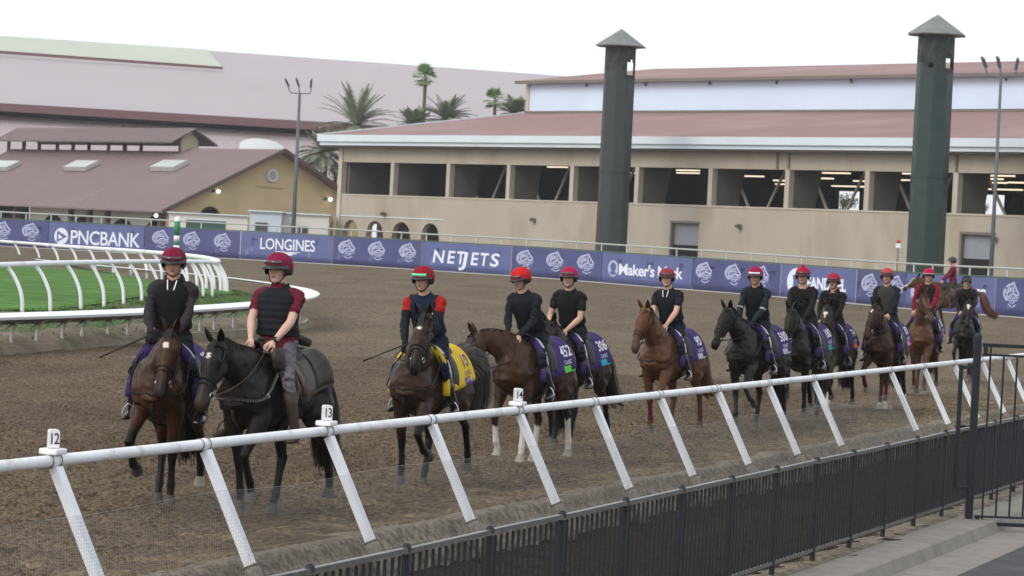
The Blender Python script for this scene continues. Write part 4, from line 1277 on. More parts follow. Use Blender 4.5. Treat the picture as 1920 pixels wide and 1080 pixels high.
slab([q(-700, 174, 326), q(1090, 283, 363), q(1090, 400, 330), q(-700, 330, 300)], 'lower_roof', M_PINK2)
slab([q(-700, 17, 376), q(-700, 44, 364), q(0, 97, 375), q(417, 125, 383.5), q(388, 93, 399), q(0, 67, 390.5)], 'roof_monitor', M_SAGE, .5)
g = MB(); g.prism([q(-700, 44, 359), q(-700, 50, 359), q(417, 130, 380.5), q(417, 125, 380.5)], (0, 0, 0), (0, .3, 0)); g.build('monitor_shade_line', M_FASC, st, fix=True)  # dark strip standing in for the shadow line beneath the roof monitor


# ================================================================== PALMS
M_FROND = mat('palm_frond', (.205, .235, .165), .75, .25, vary=.3, vscale=1.5)
M_FROND2 = mat('bright_palm_frond', (.17, .27, .10), .7, .25, vary=.25, vscale=1.5)
M_TRUNK = mat('palm_trunk', (.13, .09, .065), .9, vary=.3, vscale=4, bump=.05, bscale=6)
def palm(px, py, D, rpx, kind, label, seed, thick=.32, m=None):
    rnd = random.Random(seed); c = P(px, py, D); base = Vector((c.x, c.y, -.6)); h = c.z + .6
    o = thing('palm_tree', label, 'palm tree', base, 0, 'palm trees behind the roofs')
    g = MB(); n = 9
    g.tube([(math.sin(i * .6 + seed) * .05 * i / n, 0, h * i / n) for i in range(n + 1)], [thick * (1.15 - .35 * i / n) + .02 * (i % 2) for i in range(n + 1)], 10); g.build('trunk', M_TRUNK, o, True)
    L = rpx * D / F_PX; g = MB()
    nf = 78 if kind == 'date' else 26
    for k in range(nf):
        az = rnd.uniform(0, 6.283); el = rnd.uniform(-.45, 1.40) if kind == 'date' else rnd.uniform(-.6, 1.4)
        l = L * rnd.uniform(.85, 1.1)
        dirh = Vector((math.cos(az), math.sin(az), 0)); p = Vector((0, 0, h)); v = dirh * math.cos(el) + Vector((0, 0, math.sin(el)))
        sd = Vector((-dirh.y, dirh.x, 0))
        if kind == 'date':
            ns = 9; st_ = l / ns; pts = [p]
            for i in range(ns):
                v = (v + Vector((0, 0, -.10))).normalized(); p = p + v * st_; pts.append(p)
            for i in range(ns):
                a, b = pts[i], pts[i + 1]; g.beam(a, b, .05, .05)
                for j in range(5):
                    c_ = a.lerp(b, j / 5); ll = .70 * math.sin(math.pi * min((i + j / 4 + .8) / (ns + .8), .97)) + .1
                    t = (b - a).normalized()
                    for s in (-1, 1):
                        e = c_ + (sd * s * .75 + t * .75 + Vector((0, 0, rnd.uniform(-.25, .1)))) * ll
                        g.add([c_ - t * .05, c_ + t * .05, e], [(0, 1, 2)])
        else:                                     # fan leaves on stalks
            e = p + v * l * .55; g.beam(p, e, .04, .04)
            u2 = v.cross(sd).normalized(); R_ = l * .5
            for j in range(13):
                a_ = -1.5 + 3.0 * j / 12
                tip = e + (v * math.cos(a_) + sd * math.sin(a_)) * R_ + Vector((0, 0, -.12 * R_ * abs(math.sin(a_)) - rnd.uniform(0, .15) * R_))
                w2 = (sd * math.cos(a_) - v * math.sin(a_)) * .055
                md = e.lerp(tip, .55)
                g.add([e, md - w2 * 1.3, tip, md + w2 * 1.3], [(0, 1, 2, 3)])
    g.build('crown', m or (M_FROND if kind == 'date' else M_FROND2), o)
palm(668, 236, 268, 84, 'date', 'broad date palm rising over the left end of the beige building', 1, .5)
palm(608, 288, 262, 60, 'date', 'drooping date palm beside the light pole at the corner of the beige building', 2, .4)
palm(797, 146, 290, 30, 'fan', 'tall slender fan palm standing in front of the pink roof', 3, .22)
palm(836, 226, 284, 58, 'date', 'round date palm just right of the tall slender fan palm', 4, .45)
palm(776, 238, 288, 44, 'date', 'small date palm behind the foot of the tall slender fan palm', 9, .4)
palm(929, 188, 300, 27, 'fan', 'short fan palm with bright crown near the pale clerestory corner', 5, .22)
palm(962, 214, 300, 38, 'date', 'date palm partly hidden behind the pale clerestory corner', 6, .4)
# shrubs and trees seen through the bays and between the roofs
def bush(px, py, D, rpx, label, seed, m=None, cat='tree', nm='leafy_tree', sq=.8, n=900):
    rnd = random.Random(seed); c = P(px, py, D); Rr = rpx * D / F_PX
    o = thing(nm, label, cat, (c.x, c.y, -.6)); g = MB()
    h = c.z + .6
    g.tube([(0, 0, 0), (.1, 0, h * .5), (0, 0, h)], [.25, .18, .08], 8)
    for k in range(5):
        a = rnd.uniform(0, 6.28); g.tube([(0, 0, h * .6), (math.cos(a) * Rr * .5, math.sin(a) * Rr * .5, h + Rr * .2)], [.1, .03], 6)
    g.build('trunk', M_TRUNK, o)
    cl = [(Vector((rnd.gauss(0, .42), rnd.gauss(0, .42), rnd.gauss(0, .36 * sq))) * Rr, rnd.uniform(.25, .5) * Rr) for _ in range(16)]
    g = MB()
    for k in range(n):
        cc, r = rnd.choice(cl); d = Vector((rnd.gauss(0, 1), rnd.gauss(0, 1), rnd.gauss(0, 1))).normalized()
        p = cc + d * r * rnd.uniform(.6, 1.05) + Vector((0, 0, h)); s = Rr * rnd.uniform(.03, .07)
        a = Vector((rnd.gauss(0, 1), rnd.gauss(0, 1), rnd.gauss(0, 1))).normalized() * s; b = a.cross(d).normalized() * s
        g.add([p - a, p + b, p + a, p - b], [(0, 1, 2, 3)])
    g.build('crown', m or M_LEAF, o); return o
M_LEAF = mat('leaves', (.075, .12, .045), .8, .2, vary=.35, vscale=1.2)
bush(1582, 378, 250, 26, 'grey green tree seen through the bay left of the right chimney', 21)
bush(1690, 386, 250, 16, 'small bright bush seen through the bay beside the right chimney', 22, M_FROND2)
bush(1842, 388, 240, 14, 'bright green bush seen through the bay at the right light pole', 23, M_FROND2)
bush(1545, 392, 246, 10, 'low bright bush seen through the bay, left of the grey green tree', 25, M_FROND2)
bush(629, 325, 262, 16, 'bright green shrub between barn roof and the corner of the beige building', 24, M_FROND2)

# ================================================================== HORSES
def remesh(g, name, vox, smooth=4, fac=.5, thr=0):
    "fuse overlapping closed shapes into one continuous skin"
    me = g.mesh(name, [])
    fixn(me)
    o = bpy.data.objects.new(name, me); COL.objects.link(o)
    m = o.modifiers.new('r', 'REMESH'); m.mode = 'VOXEL'; m.voxel_size = vox; m.adaptivity = 0
    s = o.modifiers.new('s', 'SMOOTH'); s.factor = fac; s.iterations = smooth
    out = bpy.data.meshes.new_from_object(o.evaluated_get(bpy.context.evaluated_depsgraph_get()))
    bpy.data.objects.remove(o); bpy.data.meshes.remove(me)
    return out
def mesh_arrays(me):
    n = len(me.vertices); co = np.empty(n * 3); me.vertices.foreach_get('co', co)
    return co.reshape(-1, 3)
def set_color(me, cols, name='Coat'):
    at = me.color_attributes.new(name, 'FLOAT_COLOR', 'POINT')
    c = np.ones((len(cols), 4)); c[:, :3] = cols
    at.data.foreach_set('color', c.ravel())
def append_geo(me, g, cols_old, col_new):
    "append raw geometry (no remesh) to a mesh; returns mesh and colours"
    co = mesh_arrays(me); n0 = len(co)
    fs = [tuple(p.vertices) for p in me.polygons] + [tuple(i + n0 for i in f) for f in g.f]
    m2 = bpy.data.meshes.new(me.name); m2.from_pydata([tuple(v) for v in co] + list(g.v), [], fs)
    m2.polygons.foreach_set('use_smooth', [True] * len(fs))
    cn = np.array(col_new)
    if cn.ndim == 1: cn = np.tile(cn, (len(g.v), 1))
    bpy.data.meshes.remove(me)
    return m2, np.vstack([cols_old, cn])
def seg_dist(p, a, b):
    a = np.array(a); b = np.array(b); d = b - a
    t = np.clip(((p - a) @ d) / (d @ d), 0, 1)
    return np.linalg.norm(p - (a + t[:, None] * d), axis=1), t
M_COAT = mat('horse_coat', (1, 1, 1), .44, .20, attr='Coat', vary=.14, vscale=5, bump=.0015, bscale=90, stretch=(1, 1, .6))
M_HAIR = {}
def hair_mat(nm, c): return mat('hair_' + nm, c, .6, .3, vary=.45, vscale=14, stretch=(1, 1, .15))
M_HOOF = mat('hoof', (.07, .062, .055), .7, vary=.2, vscale=20)
M_HOOFP = mat('pale_hoof', (.30, .27, .22), .7, vary=.2, vscale=20)
M_EYE = mat('horse_eye', (.008, .006, .005), .08, .8)
M_LEATHER = mat('black_leather', (.012, .011, .011), .58, .3, vary=.3, vscale=30)
M_BROWNL = mat('brown_leather', (.085, .045, .028), .5, .4, vary=.35, vscale=20)
M_WESTL = mat('dark_western_leather', (.034, .026, .022), .62, .3, vary=.4, vscale=25, bump=.003, bscale=60)
M_STEEL = mat('steel', (.55, .56, .58), .22, .8, metal=.9)

# trunk cross sections: x, centre z, half width, half height
TRUNK = [(-.80, 1.20, .10, .12), (-.76, 1.20, .175, .20), (-.66, 1.215, .245, .265), (-.52, 1.225, .275, .295), (-.36, 1.20, .262, .300), (-.15, 1.155, .275, .325),
         (.05, 1.135, .285, .345), (.22, 1.135, .270, .360), (.38, 1.155, .235, .370), (.52, 1.155, .215, .330), (.64, 1.13, .195, .26), (.73, 1.09, .150, .19), (.775, 1.07, .08, .11)]
def trunk_at(x):
    xs = [t[0] for t in TRUNK]
    return tuple(float(np.interp(x, xs, [t[i] for t in TRUNK])) for i in (1, 2, 3))
def trunk_pt(x, a, off=0.0):
    "a: angle from the top, positive towards the left flank"
    cz, hw, hh = trunk_at(x)
    s, c = math.sin(a), math.cos(a)
    return Vector((x, (hw + off) * (abs(s) ** .92) * (1 if s >= 0 else -1), cz + (hh + off) * c))
HEADSEC = [(t_ * 1.07 if t_ > 0 else t_, o_ * 1.03, w_ * 1.05, h_ * 1.05) for t_, o_, w_, h_ in [(-.03, -.045, .052, .060), (.03, -.035, .078, .092), (.10, -.040, .092, .125), (.18, -.042, .096, .138), (.26, -.035, .082, .122), (.34, -.022, .066, .095), (.42, -.010, .055, .074), (.49, -.006, .054, .064), (.545, -.010, .058, .062), (.585, -.018, .052, .052), (.610, -.028, .032, .034)]]
def make_horse(label, loc_, rz, coat=(.07, .03, .015), points=(.012, .010, .009), belly=None, neck=(1.10, 0, 1.72), arch=.06, hd=(.62, 0, -1), face='star', legs=None, socks={}, wraps={},
               mane_c=(.012, .010, .009), tail='down', tail_c=None, scale=1.0, cat='horse', muzzle=None, mane_side=1, hoofs={}, vox=.0155, group='horses walking in file along the dirt track', tail_sway=(0, 0), breast=None, bridle=True, blinker=False):
    """legs: dict of FL, FR, HL, HR -> (upper angle, lower angle, pastern angle) in degrees, forward positive"""
    o = thing('horse', label, cat, loc_, rz, group)
    o.scale = (scale,) * 3
    T = {'FL': (0, 0, 12), 'FR': (0, 0, 12), 'HL': (-18, 4, 16), 'HR': (-18, 4, 16)}
    if legs: T.update(legs)
    g = MB()
    X = Vector((1, 0, 0)); Yv = Vector((0, 1, 0))
    g.tube([(x, 0, z) for x, z, a, b in TRUNK], [(a, b) for x, z, a, b in TRUNK], 24, side=Yv)
    # shoulders, rump muscles, chest
    for s in (1, -1):
        g.tube([(.34, s * .10, 1.40), (.46, s * .145, 1.24), (.58, s * .155, 1.08), (.60, s * .15, .98)], [(.07, .13), (.10, .17), (.095, .15), (.06, .09)], 12, side=Yv)
        g.tube([(-.42, s * .13, 1.36), (-.56, s * .155, 1.20), (-.60, s * .165, 1.02), (-.52, s * .17, .86)], [(.10, .17), (.125, .20), (.125, .19), (.09, .13)], 12, side=Yv)
    g.tube([(.66, 0, 1.02), (.74, 0, 1.06), (.72, 0, 1.18)], [(.13, .10), (.13, .09), (.11, .08)], 12, side=Yv)
    bones = {}
    def limb(key, pts, secs, s):
        g.tube(pts, secs, 12, side=Yv)
    feet = {}
    for key in ('FL', 'FR'):
        s = 1 if key == 'FL' else -1
        u, l, p = T[key]
        E = Vector((.47, s * .155, .94)); E.x += math.sin(R(u)) * .06
        d1 = Vector((math.sin(R(u)), s * (.10 if l < -30 else -.02), -math.cos(R(u)))); d2 = Vector((math.sin(R(l)), -s * .02, -math.cos(R(l)))); d3 = Vector((math.sin(R(p)), 0, -math.cos(R(p))))
        K = E + d1 * .43 + Vector((0, -s * .01, 0)); Fk = K + d2 * .285; C = Fk + d3 * .115
        limb(key, [E + Vector((.02, 0, .10)), E, E.lerp(K, .25), E.lerp(K, .55), E.lerp(K, .85), K, K + d2 * .045, K.lerp(Fk, .4), K.lerp(Fk, .8), Fk, Fk.lerp(C, .5), C],
             [(.08, .14), (.086, .128), (.078, .104), (.061, .078), (.050, .057), (.050, .056), (.042, .046), (.035, .041), (.036, .044), (.043, .052), (.036, .040), (.042, .046)], s)
        bones[key] = (E, K, Fk, C); feet[key] = (C, d3)
    for key in ('HL', 'HR'):
        s = 1 if key == 'HL' else -1
        u, l, p = T[key]
        St = Vector((-.40, s * .165, .88)); St.x += math.sin(R(u + 18)) * .12
        d1 = Vector((math.sin(R(u - 18)), -s * .03, -math.cos(R(u - 18)))); d2 = Vector((math.sin(R(l)), 0, -math.cos(R(l)))); d3 = Vector((math.sin(R(p)), 0, -math.cos(R(p))))
        H = St + d1 * .40; Fk = H + d2 * .355; C = Fk + d3 * .115
        Hip = Vector((-.50, s * .15, 1.12))
        limb(key, [Hip, Hip.lerp(St, .5) + Vector((-.05, 0, 0)), St + Vector((-.035, 0, .0)), St.lerp(H, .30) + Vector((-.01, 0, 0)), St.lerp(H, .62), St.lerp(H, .88), H + Vector((-.012, 0, 0)), H + d2 * .07, H.lerp(Fk, .45), H.lerp(Fk, .85), Fk, Fk.lerp(C, .5), C],
             [(.12, .21), (.125, .195), (.104, .148), (.080, .110), (.059, .072), (.046, .056), (.050, .066), (.043, .052), (.036, .042), (.037, .045), (.044, .052), (.036, .040), (.042, .046)], s)
        bones[key] = (St, H, Fk, C); feet[key] = (C, d3)
    # neck
    B0 = Vector((.40, 0, 1.26)); Pl = Vector(neck)
    ctrl = B0.lerp(Pl, .5) + Vector((-.05, 0, 1)).normalized() * arch + Vector((.10, 0, -.02))
    def nk(t): return B0 * (1 - t) ** 2 + ctrl * 2 * t * (1 - t) + Pl * t * t
    nsec = [(0, .165, .275), (.15, .160, .262), (.32, .140, .228), (.5, .112, .186), (.68, .090, .150), (.84, .078, .124), (1, .066, .100)]
    nt_ = [(nk(t), a, b) for t, a, b in nsec]
    g.tube([p for p, a, b in nt_], [(a, b) for p, a, b in nt_], 18, side=Yv)
    # head
    d = Vector(hd).normalized()
    side = d.cross(Vector((0, 0, 1)))
    if side.length < .05: side = Vector((0, -1, 0))
    side.normalize(); side = -side               # horse's left
    up = d.cross(side); 
    if up.dot(Vector((.6, 0, 1))) < 0: up = -up
    up.normalize()
    Hp = Pl + Vector((0, 0, .02)) + d * .0
    def hpt(t, u_, s_): return Hp + d * t + up * (u_ + .035) + side * s_
    hs = MB(); vs = []; n = 20
    for t, off, hw, hh in HEADSEC:
        for k in range(n):
            a = 2 * math.pi * k / n; c, s_ = math.cos(a), math.sin(a)
            wv = hw * (1 - .22 * max(-s_, 0) ** 1.5 * (t > .2)) * (1.0 if s_ < 0 else 1 - .15 * s_ ** 3)
            vs.append(hpt(t, off + hh * (s_ if s_ < 0 else s_ ** .85), wv * (abs(c) ** .85) * (1 if c >= 0 else -1)))
    m = len(HEADSEC); vs.append(hpt(HEADSEC[0][0], HEADSEC[0][1], 0)); vs.append(hpt(HEADSEC[-1][0] + .008, HEADSEC[-1][1], 0))
    fs = [(i * n + k, i * n + (k + 1) % n, (i + 1) * n + (k + 1) % n, (i + 1) * n + k) for i in range(m - 1) for k in range(n)]
    fs += [(m * n, (k + 1) % n, k) for k in range(n)] + [(m * n + 1, (m - 1) * n + k, (m - 1) * n + (k + 1) % n) for k in range(n)]
    g.add(vs, fs)
    # lower lip, brow bumps, throat
    g.tube([hpt(.50, -.060, 0), hpt(.57, -.070, 0), hpt(.60, -.058, 0)], [(.026, .022), (.032, .024), (.022, .018)], 10, side=side)
    for s in (1, -1):
        g.tube([hpt(.12, .02, s * .062), hpt(.17, .03, s * .072), hpt(.22, .015, s * .065)], [.024, .032, .022], 8)
        g.tube([hpt(.525, .015, s * .034), hpt(.565, .010, s * .040)], [.020, .022], 8)
    g.tube([nk(.80) + Vector((0, 0, 0)), hpt(.08, -.06, 0), hpt(.2, -.07, 0)], [(.075, .12), (.075, .10), (.06, .06)], 12, side=Yv)
    body = remesh(g, 'body', vox, 4, .5)
    co = mesh_arrays(body); n_ = len(co)
    nr = np.empty(n_ * 3); body.vertices.foreach_get('normal', nr); nr = nr.reshape(-1, 3)
    mus = np.abs(fbm(co[:, 0] * 3.2 + co[:, 2] * 2.0 + 7, co[:, 2] * 3.4 - co[:, 0] * 1.6 + co[:, 1] * 2, 3, 17) - .5)
    co = co + nr * ((.09 - mus) * .10)[:, None] * np.clip((co[:, 2] - .55) / .3, 0, 1)[:, None]
    body.vertices.foreach_set('co', co.ravel())
    coat = np.array(coat); pc = np.array(points)
    cols = np.tile(coat, (n_, 1))
    # underside and flanks a little darker or warmer as the coat has it
    if belly is not None:
        k = np.clip((1.0 - co[:, 2]) / .25, 0, 1)[:, None]; cols = cols * (1 - k) + np.array(belly) * k
    # head darkening towards the muzzle
    rel = co - np.array(Hp); th = rel @ np.array(d); uh = rel @ np.array(up); sh = rel @ np.array(side)
    lat = np.sqrt(np.clip((rel ** 2).sum(1) - th ** 2, 0, None))
    onhead = (th > -.02) & (th < .70) & (lat < .20) & (co[:, 0] > .55)
    mz = np.clip((th - .40) / .14, 0, 1) * onhead
    mc = np.array(muzzle if muzzle is not None else pc)
    cols = cols * (1 - mz[:, None] * .85) + mc * mz[:, None] * .85
    for s in (1, -1):                            # nostril
        q = np.array(hpt(.568, -.005, s * .050)); r = np.linalg.norm(co - q, axis=1); k = (r < .023)
        cols[k] = (.006, .005, .005)
    q = np.abs(sh) ; mouth = onhead & (th > .50) & (np.abs(uh - (-.035)) < .007); cols[mouth] *= .4
    def patch(t, u_lo, rx, rt, c=(.62, .58, .54)):
        k = onhead & (uh > u_lo) & ((sh / rx) ** 2 + ((th - t) / rt) ** 2 < 1 + .35 * np.sin(co[:, 2] * 210)); cols[k] = c
    if face == 'star': patch(.155, .02, .028, .035)
    elif face == 'smallstar': patch(.15, .02, .018, .035)
    elif face == 'bigstar': patch(.15, .02, .040, .048); patch(.20, .02, .012, .06)
    elif face == 'blaze': patch(.16, .02, .035, .10); patch(.34, .0, .022, .16)
    elif face == 'whiteface': patch(.16, .02, .04, .10); patch(.38, -.02, .05, .26)
    # legs
    legdist = {}
    for key, (A, B, C_, D_) in bones.items():
        near = (np.sign(co[:, 1]) == (1 if key[1] == 'L' else -1)) & (co[:, 2] < 1.0)
        segs = [(A, B), (B, C_), (C_, D_ + (D_ - C_) * .2)]
        ds = [seg_dist(co, a, b) for a, b in segs]
        dd = np.stack([x[0] for x in ds], 1); wi = dd.argmin(1); mn = dd.min(1)
        tt_ = np.stack([x[1] for x in ds], 1)[np.arange(n_), wi]
        isfront = key[0] == 'F'
        own = near & (mn < .12) & ((co[:, 0] > 0) == isfront)
        v = wi + tt_                              # 0 elbow .. 1 knee .. 2 fetlock .. 3 coronet
        k = np.clip((v - .45) / .40, 0, 1) * own
        cols = cols * (1 - k[:, None]) + pc * k[:, None]
        if key in socks:
            lim = socks[key]; k = own & (v > lim + .06 * np.sin(co[:, 1] * 160)); cols[k] = (.55, .51, .46)
        if key in wraps:
            k = own & (v > 1.05) & (v < 2.12); cols[k] = wraps[key]
    cols[:, :] *= (1 + .10 * (fbm(co[:, 0] * 6 + 3, co[:, 2] * 6 + co[:, 1] * 4, 3, 7) - .5))[:, None]
    cols = np.clip(cols, 0, 1)
    # ears: cupped leaves
    ears = MB()
    for s in (1, -1):
        base = hpt(-.005, .030, s * .052)
        ax = (up * .72 - d * .62 + side * s * .22).normalized(); fw = (d * .25 + up * .3 + side * s * .55 + Vector((.4, 0, 0))); fw = (fw - ax * fw.dot(ax)).normalized(); sd = ax.cross(fw)
        prof = [(0, .026), (.03, .036), (.065, .038), (.10, .030), (.135, .014), (.158, .002)]
        ring = []
        for h, r in prof:
            for k in range(9):
                a = R(-125 + 250 * k / 8) ; ring.append(base + ax * h - fw * (r * .75 * math.cos(a)) + sd * (r * math.sin(a)))
        b0 = len(ears.v); ears.add(ring, [(i * 9 + k, i * 9 + k + 1, (i + 1) * 9 + k + 1, (i + 1) * 9 + k) for i in range(5) for k in range(8)])
    nb = len(ears.v)
    body, cols = append_geo(body, ears, cols, coat * .75)
    set_color(body, cols); body.materials.append(M_COAT)
    body.polygons.foreach_set('use_smooth', [True] * len(body.polygons))
    zmin = 9
    for key, (C, d3) in feet.items():
        zmin = min(zmin, (C + d3 * .075).z)
    bo_ = link('body', body, o)
    # lift so that the lowest hoof is on the ground
    dz = Vector((0, 0, -zmin + .012))
    inner = [bo_]
    for key, (C, d3) in feet.items():
        gg = MB(); fx = Vector((d3.z * -1, 0, d3.x))
        hx = Vector((1, 0, 0)) if abs(d3.x) < .55 else Vector((-d3.z, 0, d3.x)).normalized()
        hz = hx.cross(Vector((0, 1, 0)))
        dn = -hz if hz.z > 0 else hz
        if dn.z > 0: dn = -dn
        rings = []
        for q, r, fo in ((-.022, .038, 0), (.0, .046, 0), (.035, .053, .012), (.072, .060, .026)):
            c = C + dn * q + hx * fo
            rings.append([c + hx * (r * 1.08 * math.cos(a)) + Vector((0, 1, 0)) * (r * math.sin(a)) for a in np.linspace(0, 2 * math.pi, 13)])
        gg.grid(rings); last = [v for v in rings[-1]]
        gg.add(last, [tuple(range(12))])
        pale = key in socks or hoofs.get(key)
        h_ = gg.build('hoof', M_HOOFP if pale else M_HOOF, o, True); inner.append(h_)
    for s in (1, -1):
        gg = MB(); gg.lathe([(0, .017), (.011, .013), (.017, 0), (.011, -.013), (0, -.017)], 10, hpt(.165, .004, s * .083)); e = gg.build('eye', M_EYE, o, True); inner.append(e)
    # mane
    hm = hair_mat(label[:0] + '%d' % int(sum(mane_c) * 1e4), mane_c)
    rnd = random.Random(int(abs(loc_[0] * 100)) + 5)
    gg = MB()
    NS = 240
    for k in range(NS):
        t = .06 + .94 * k / NS + rnd.uniform(-.01, .01)
        t = min(t, 1.0)
        c = nk(t); tn_ = (nk(min(t + .02, 1.02)) - nk(t - .02)).normalized(); u_ = Vector((0, 1, 0)).cross(tn_); u_ = -u_ if u_.z < 0 else u_
        hh = float(np.interp(t, [x[0] for x in nsec], [x[2] for x in nsec]))
        root = c + u_ * (hh * .965) + Vector((0, rnd.uniform(-.012, .012), 0)); ln = rnd.uniform(.09, .16) * (1 - .45 * (t < .2)); sdv = mane_side
        wd = tn_ * rnd.uniform(.005, .011)
        p1 = root + u_ * .018 + Vector((0, sdv * .028, 0)); p2 = root - u_ * ln * .5 + Vector((0, sdv * (.05 + rnd.uniform(0, .022)), 0)) + tn_ * rnd.uniform(-.02, .02); p3 = root - u_ * ln + Vector((0, sdv * (.07 + rnd.uniform(0, .02)), 0)) + tn_ * rnd.uniform(-.05, .03)
        gg.add([root - wd, root + wd, p1 - wd, p1 + wd, p2 - wd * .8, p2 + wd * .8, p3], [(0, 1, 3, 2), (2, 3, 5, 4), (4, 5, 6)])
    # forelock
    for k in range(46):
        root = hpt(-.01 + rnd.uniform(-.02, .02), .055, rnd.uniform(-.028, .028)); ln = rnd.uniform(.09, .19)
        e = hpt(ln, .072 - ln * .05, rnd.uniform(-.045, .045)); m_ = hpt(ln * .5, .088, rnd.uniform(-.03, .03)); wd = side * rnd.uniform(.004, .009)
        gg.add([root - wd, root + wd, m_ - wd, m_ + wd, e], [(0, 1, 3, 2), (2, 3, 4)])
    inner.append(gg.build('mane', hm, o))
    # tail: a dock and many ribbons
    tc_ = hair_mat('t%d' % int(sum(tail_c or mane_c) * 1e4), tail_c or mane_c)
    gg = MB(); D0 = Vector((-.78, 0, 1.33))
    if tail == 'up': path = [D0 + Vector(v) for v in ((.04, 0, -.02), (-.10, 0, .05), (-.24, 0, .03), (-.36, 0, -.10), (-.43, 0, -.28), (-.46, 0, -.46), (-.46, 0, -.62))]
    elif tail == 'back': path = [D0 + Vector(v) for v in ((.04, 0, 0), (-.08, 0, -.02), (-.18, 0, -.12), (-.26, 0, -.32), (-.36, 0, -.54), (-.54, 0, -.68), (-.74, 0, -.74))]
    else: path = [D0 + Vector(v) for v in ((.04, 0, 0), (-.07, 0, -.05), (-.11, 0, -.2), (-.12, 0, -.42), (-.12, 0, -.64), (-.13, 0, -.84), (-.15, 0, -.98))]
    sw = Vector((0, tail_sway[0], 0)); path = [p + sw * (i / 6) ** 1.6 for i, p in enumerate(path)]
    cp = _cr(path, 4)
    gg.tube(cp[:14], [.042 - .002 * i for i in range(14)], 8)
    NT = 900 if tail == 'up' else 420
    for k in range(NT):
        a = rnd.uniform(0, 6.28); spread = (.27 if tail == 'up' else .13) * math.sqrt(rnd.random()); st_ = rnd.randint(0, 9); en = rnd.randint(19, 24)
        prev = None; w0 = rnd.uniform(.005, .012); jit = Vector((rnd.uniform(-1, 1), rnd.uniform(-1, 1), rnd.uniform(-1, 1))) * .03
        ribs = []
        for i in range(st_, en + 1, 2):
            f = i / 24; env = min(f * 2.2, 1) * (1.0 - .55 * max(f - .6, 0))
            tg = (cp[min(i + 1, 24)] - cp[max(i - 1, 0)]).normalized(); s1 = Vector((0, 1, 0)); s2 = tg.cross(s1)
            c = cp[i] + (s1 * math.cos(a) + s2 * math.sin(a)) * (.02 + spread * env) + jit * f * 1.5
            ww2 = (s1 * math.sin(a) - s2 * math.cos(a)) * w0 * (1 - .6 * f)
            ribs.append((c - ww2, c + ww2))
        for (a0, a1), (b0, b1) in zip(ribs[:-1], ribs[1:]):
            gg.add([a0, a1, b1, b0], [(0, 1, 2, 3)])
    inner.append(gg.build('tail', tc_, o))
    # bridle: straps laid round the head, rings, reins are made with the rider
    fr = dict(hpt=hpt, nk=nk, d=d, up=up, side=side, nsec=nsec, dz=dz, Hp=Hp)
    if bridle:
        def loop(t0, t1, grow=.006, a0=0, a1=360, n=18):
            "strap round the head from level t0 (top) to t1 (underneath)"
            out = []
            for k in range(n + 1):
                a = R(a0 + (a1 - a0) * k / n); c, s_ = math.cos(a), math.sin(a)
                t = t0 + (t1 - t0) * (1 - s_) / 2
                off, hw, hh = (float(np.interp(t, [x[0] for x in HEADSEC], [x[i] for x in HEADSEC])) for i in (1, 2, 3))
                out.append(hpt(t, off + (hh + grow) * s_, (hw + grow) * (abs(c) ** .85) * (1 if c >= 0 else -1)))
            return out
        gg = MB(); r = (.011, .004)
        def strap(pts, w2=.010):
            for a, b in zip(pts[:-1], pts[1:]): gg.beam(a, b, .006, w2 * 2, up=d)
        bmat = M_LEATHER
        g1 = MB()
        def rib(pts, w2=.009):
            n = len(pts); vs = []; fs = []
            for i, p in enumerate(pts):
                t = (pts[min(i + 1, n - 1)] - pts[max(i - 1, 0)]).normalized(); c = hpt(.25, -.02, 0); out = (p - c); out = (out - t * out.dot(t)).normalized(); s3 = t.cross(out)
                vs += [p + s3 * w2 + out * .003, p - s3 * w2 + out * .003, p - s3 * w2 - out * .004, p + s3 * w2 - out * .004]
            for i in range(n - 1):
                for j in range(4): fs.append((i * 4 + j, i * 4 + (j + 1) % 4, (i + 1) * 4 + (j + 1) % 4, (i + 1) * 4 + j))
            g1.add(vs, fs)
        rib(loop(.36, .40)); rib(loop(.035, .035, .010, 0, 180)); rib(loop(.0, .16, .010))
        for s in (1, -1):
            rib([hpt(.02, .00, s * .088), hpt(.12, -.005, s * .104), hpt(.25, -.020, s * .096), hpt(.38, -.030, s * .068), hpt(.475, -.035, s * .060)])
        rib(loop(.40, .50, .006), .007)
        b_ = g1.build('bridle', bmat, o); inner.append(b_)
        for s in (1, -1):
            g2 = MB(); c = hpt(.485, -.036, s * .066)
            g2.tube([c + (d * math.cos(a) + up * math.sin(a)) * .030 for a in np.linspace(0, 6.283, 13)], .0045, 6)
            rg = g2.build('bit_ring', M_STEEL, b_, True); 
        if blinker: pass
    for x in inner: x.location = dz
    o['_dz'] = dz.z
    fr['dz'] = dz
    return o, fr

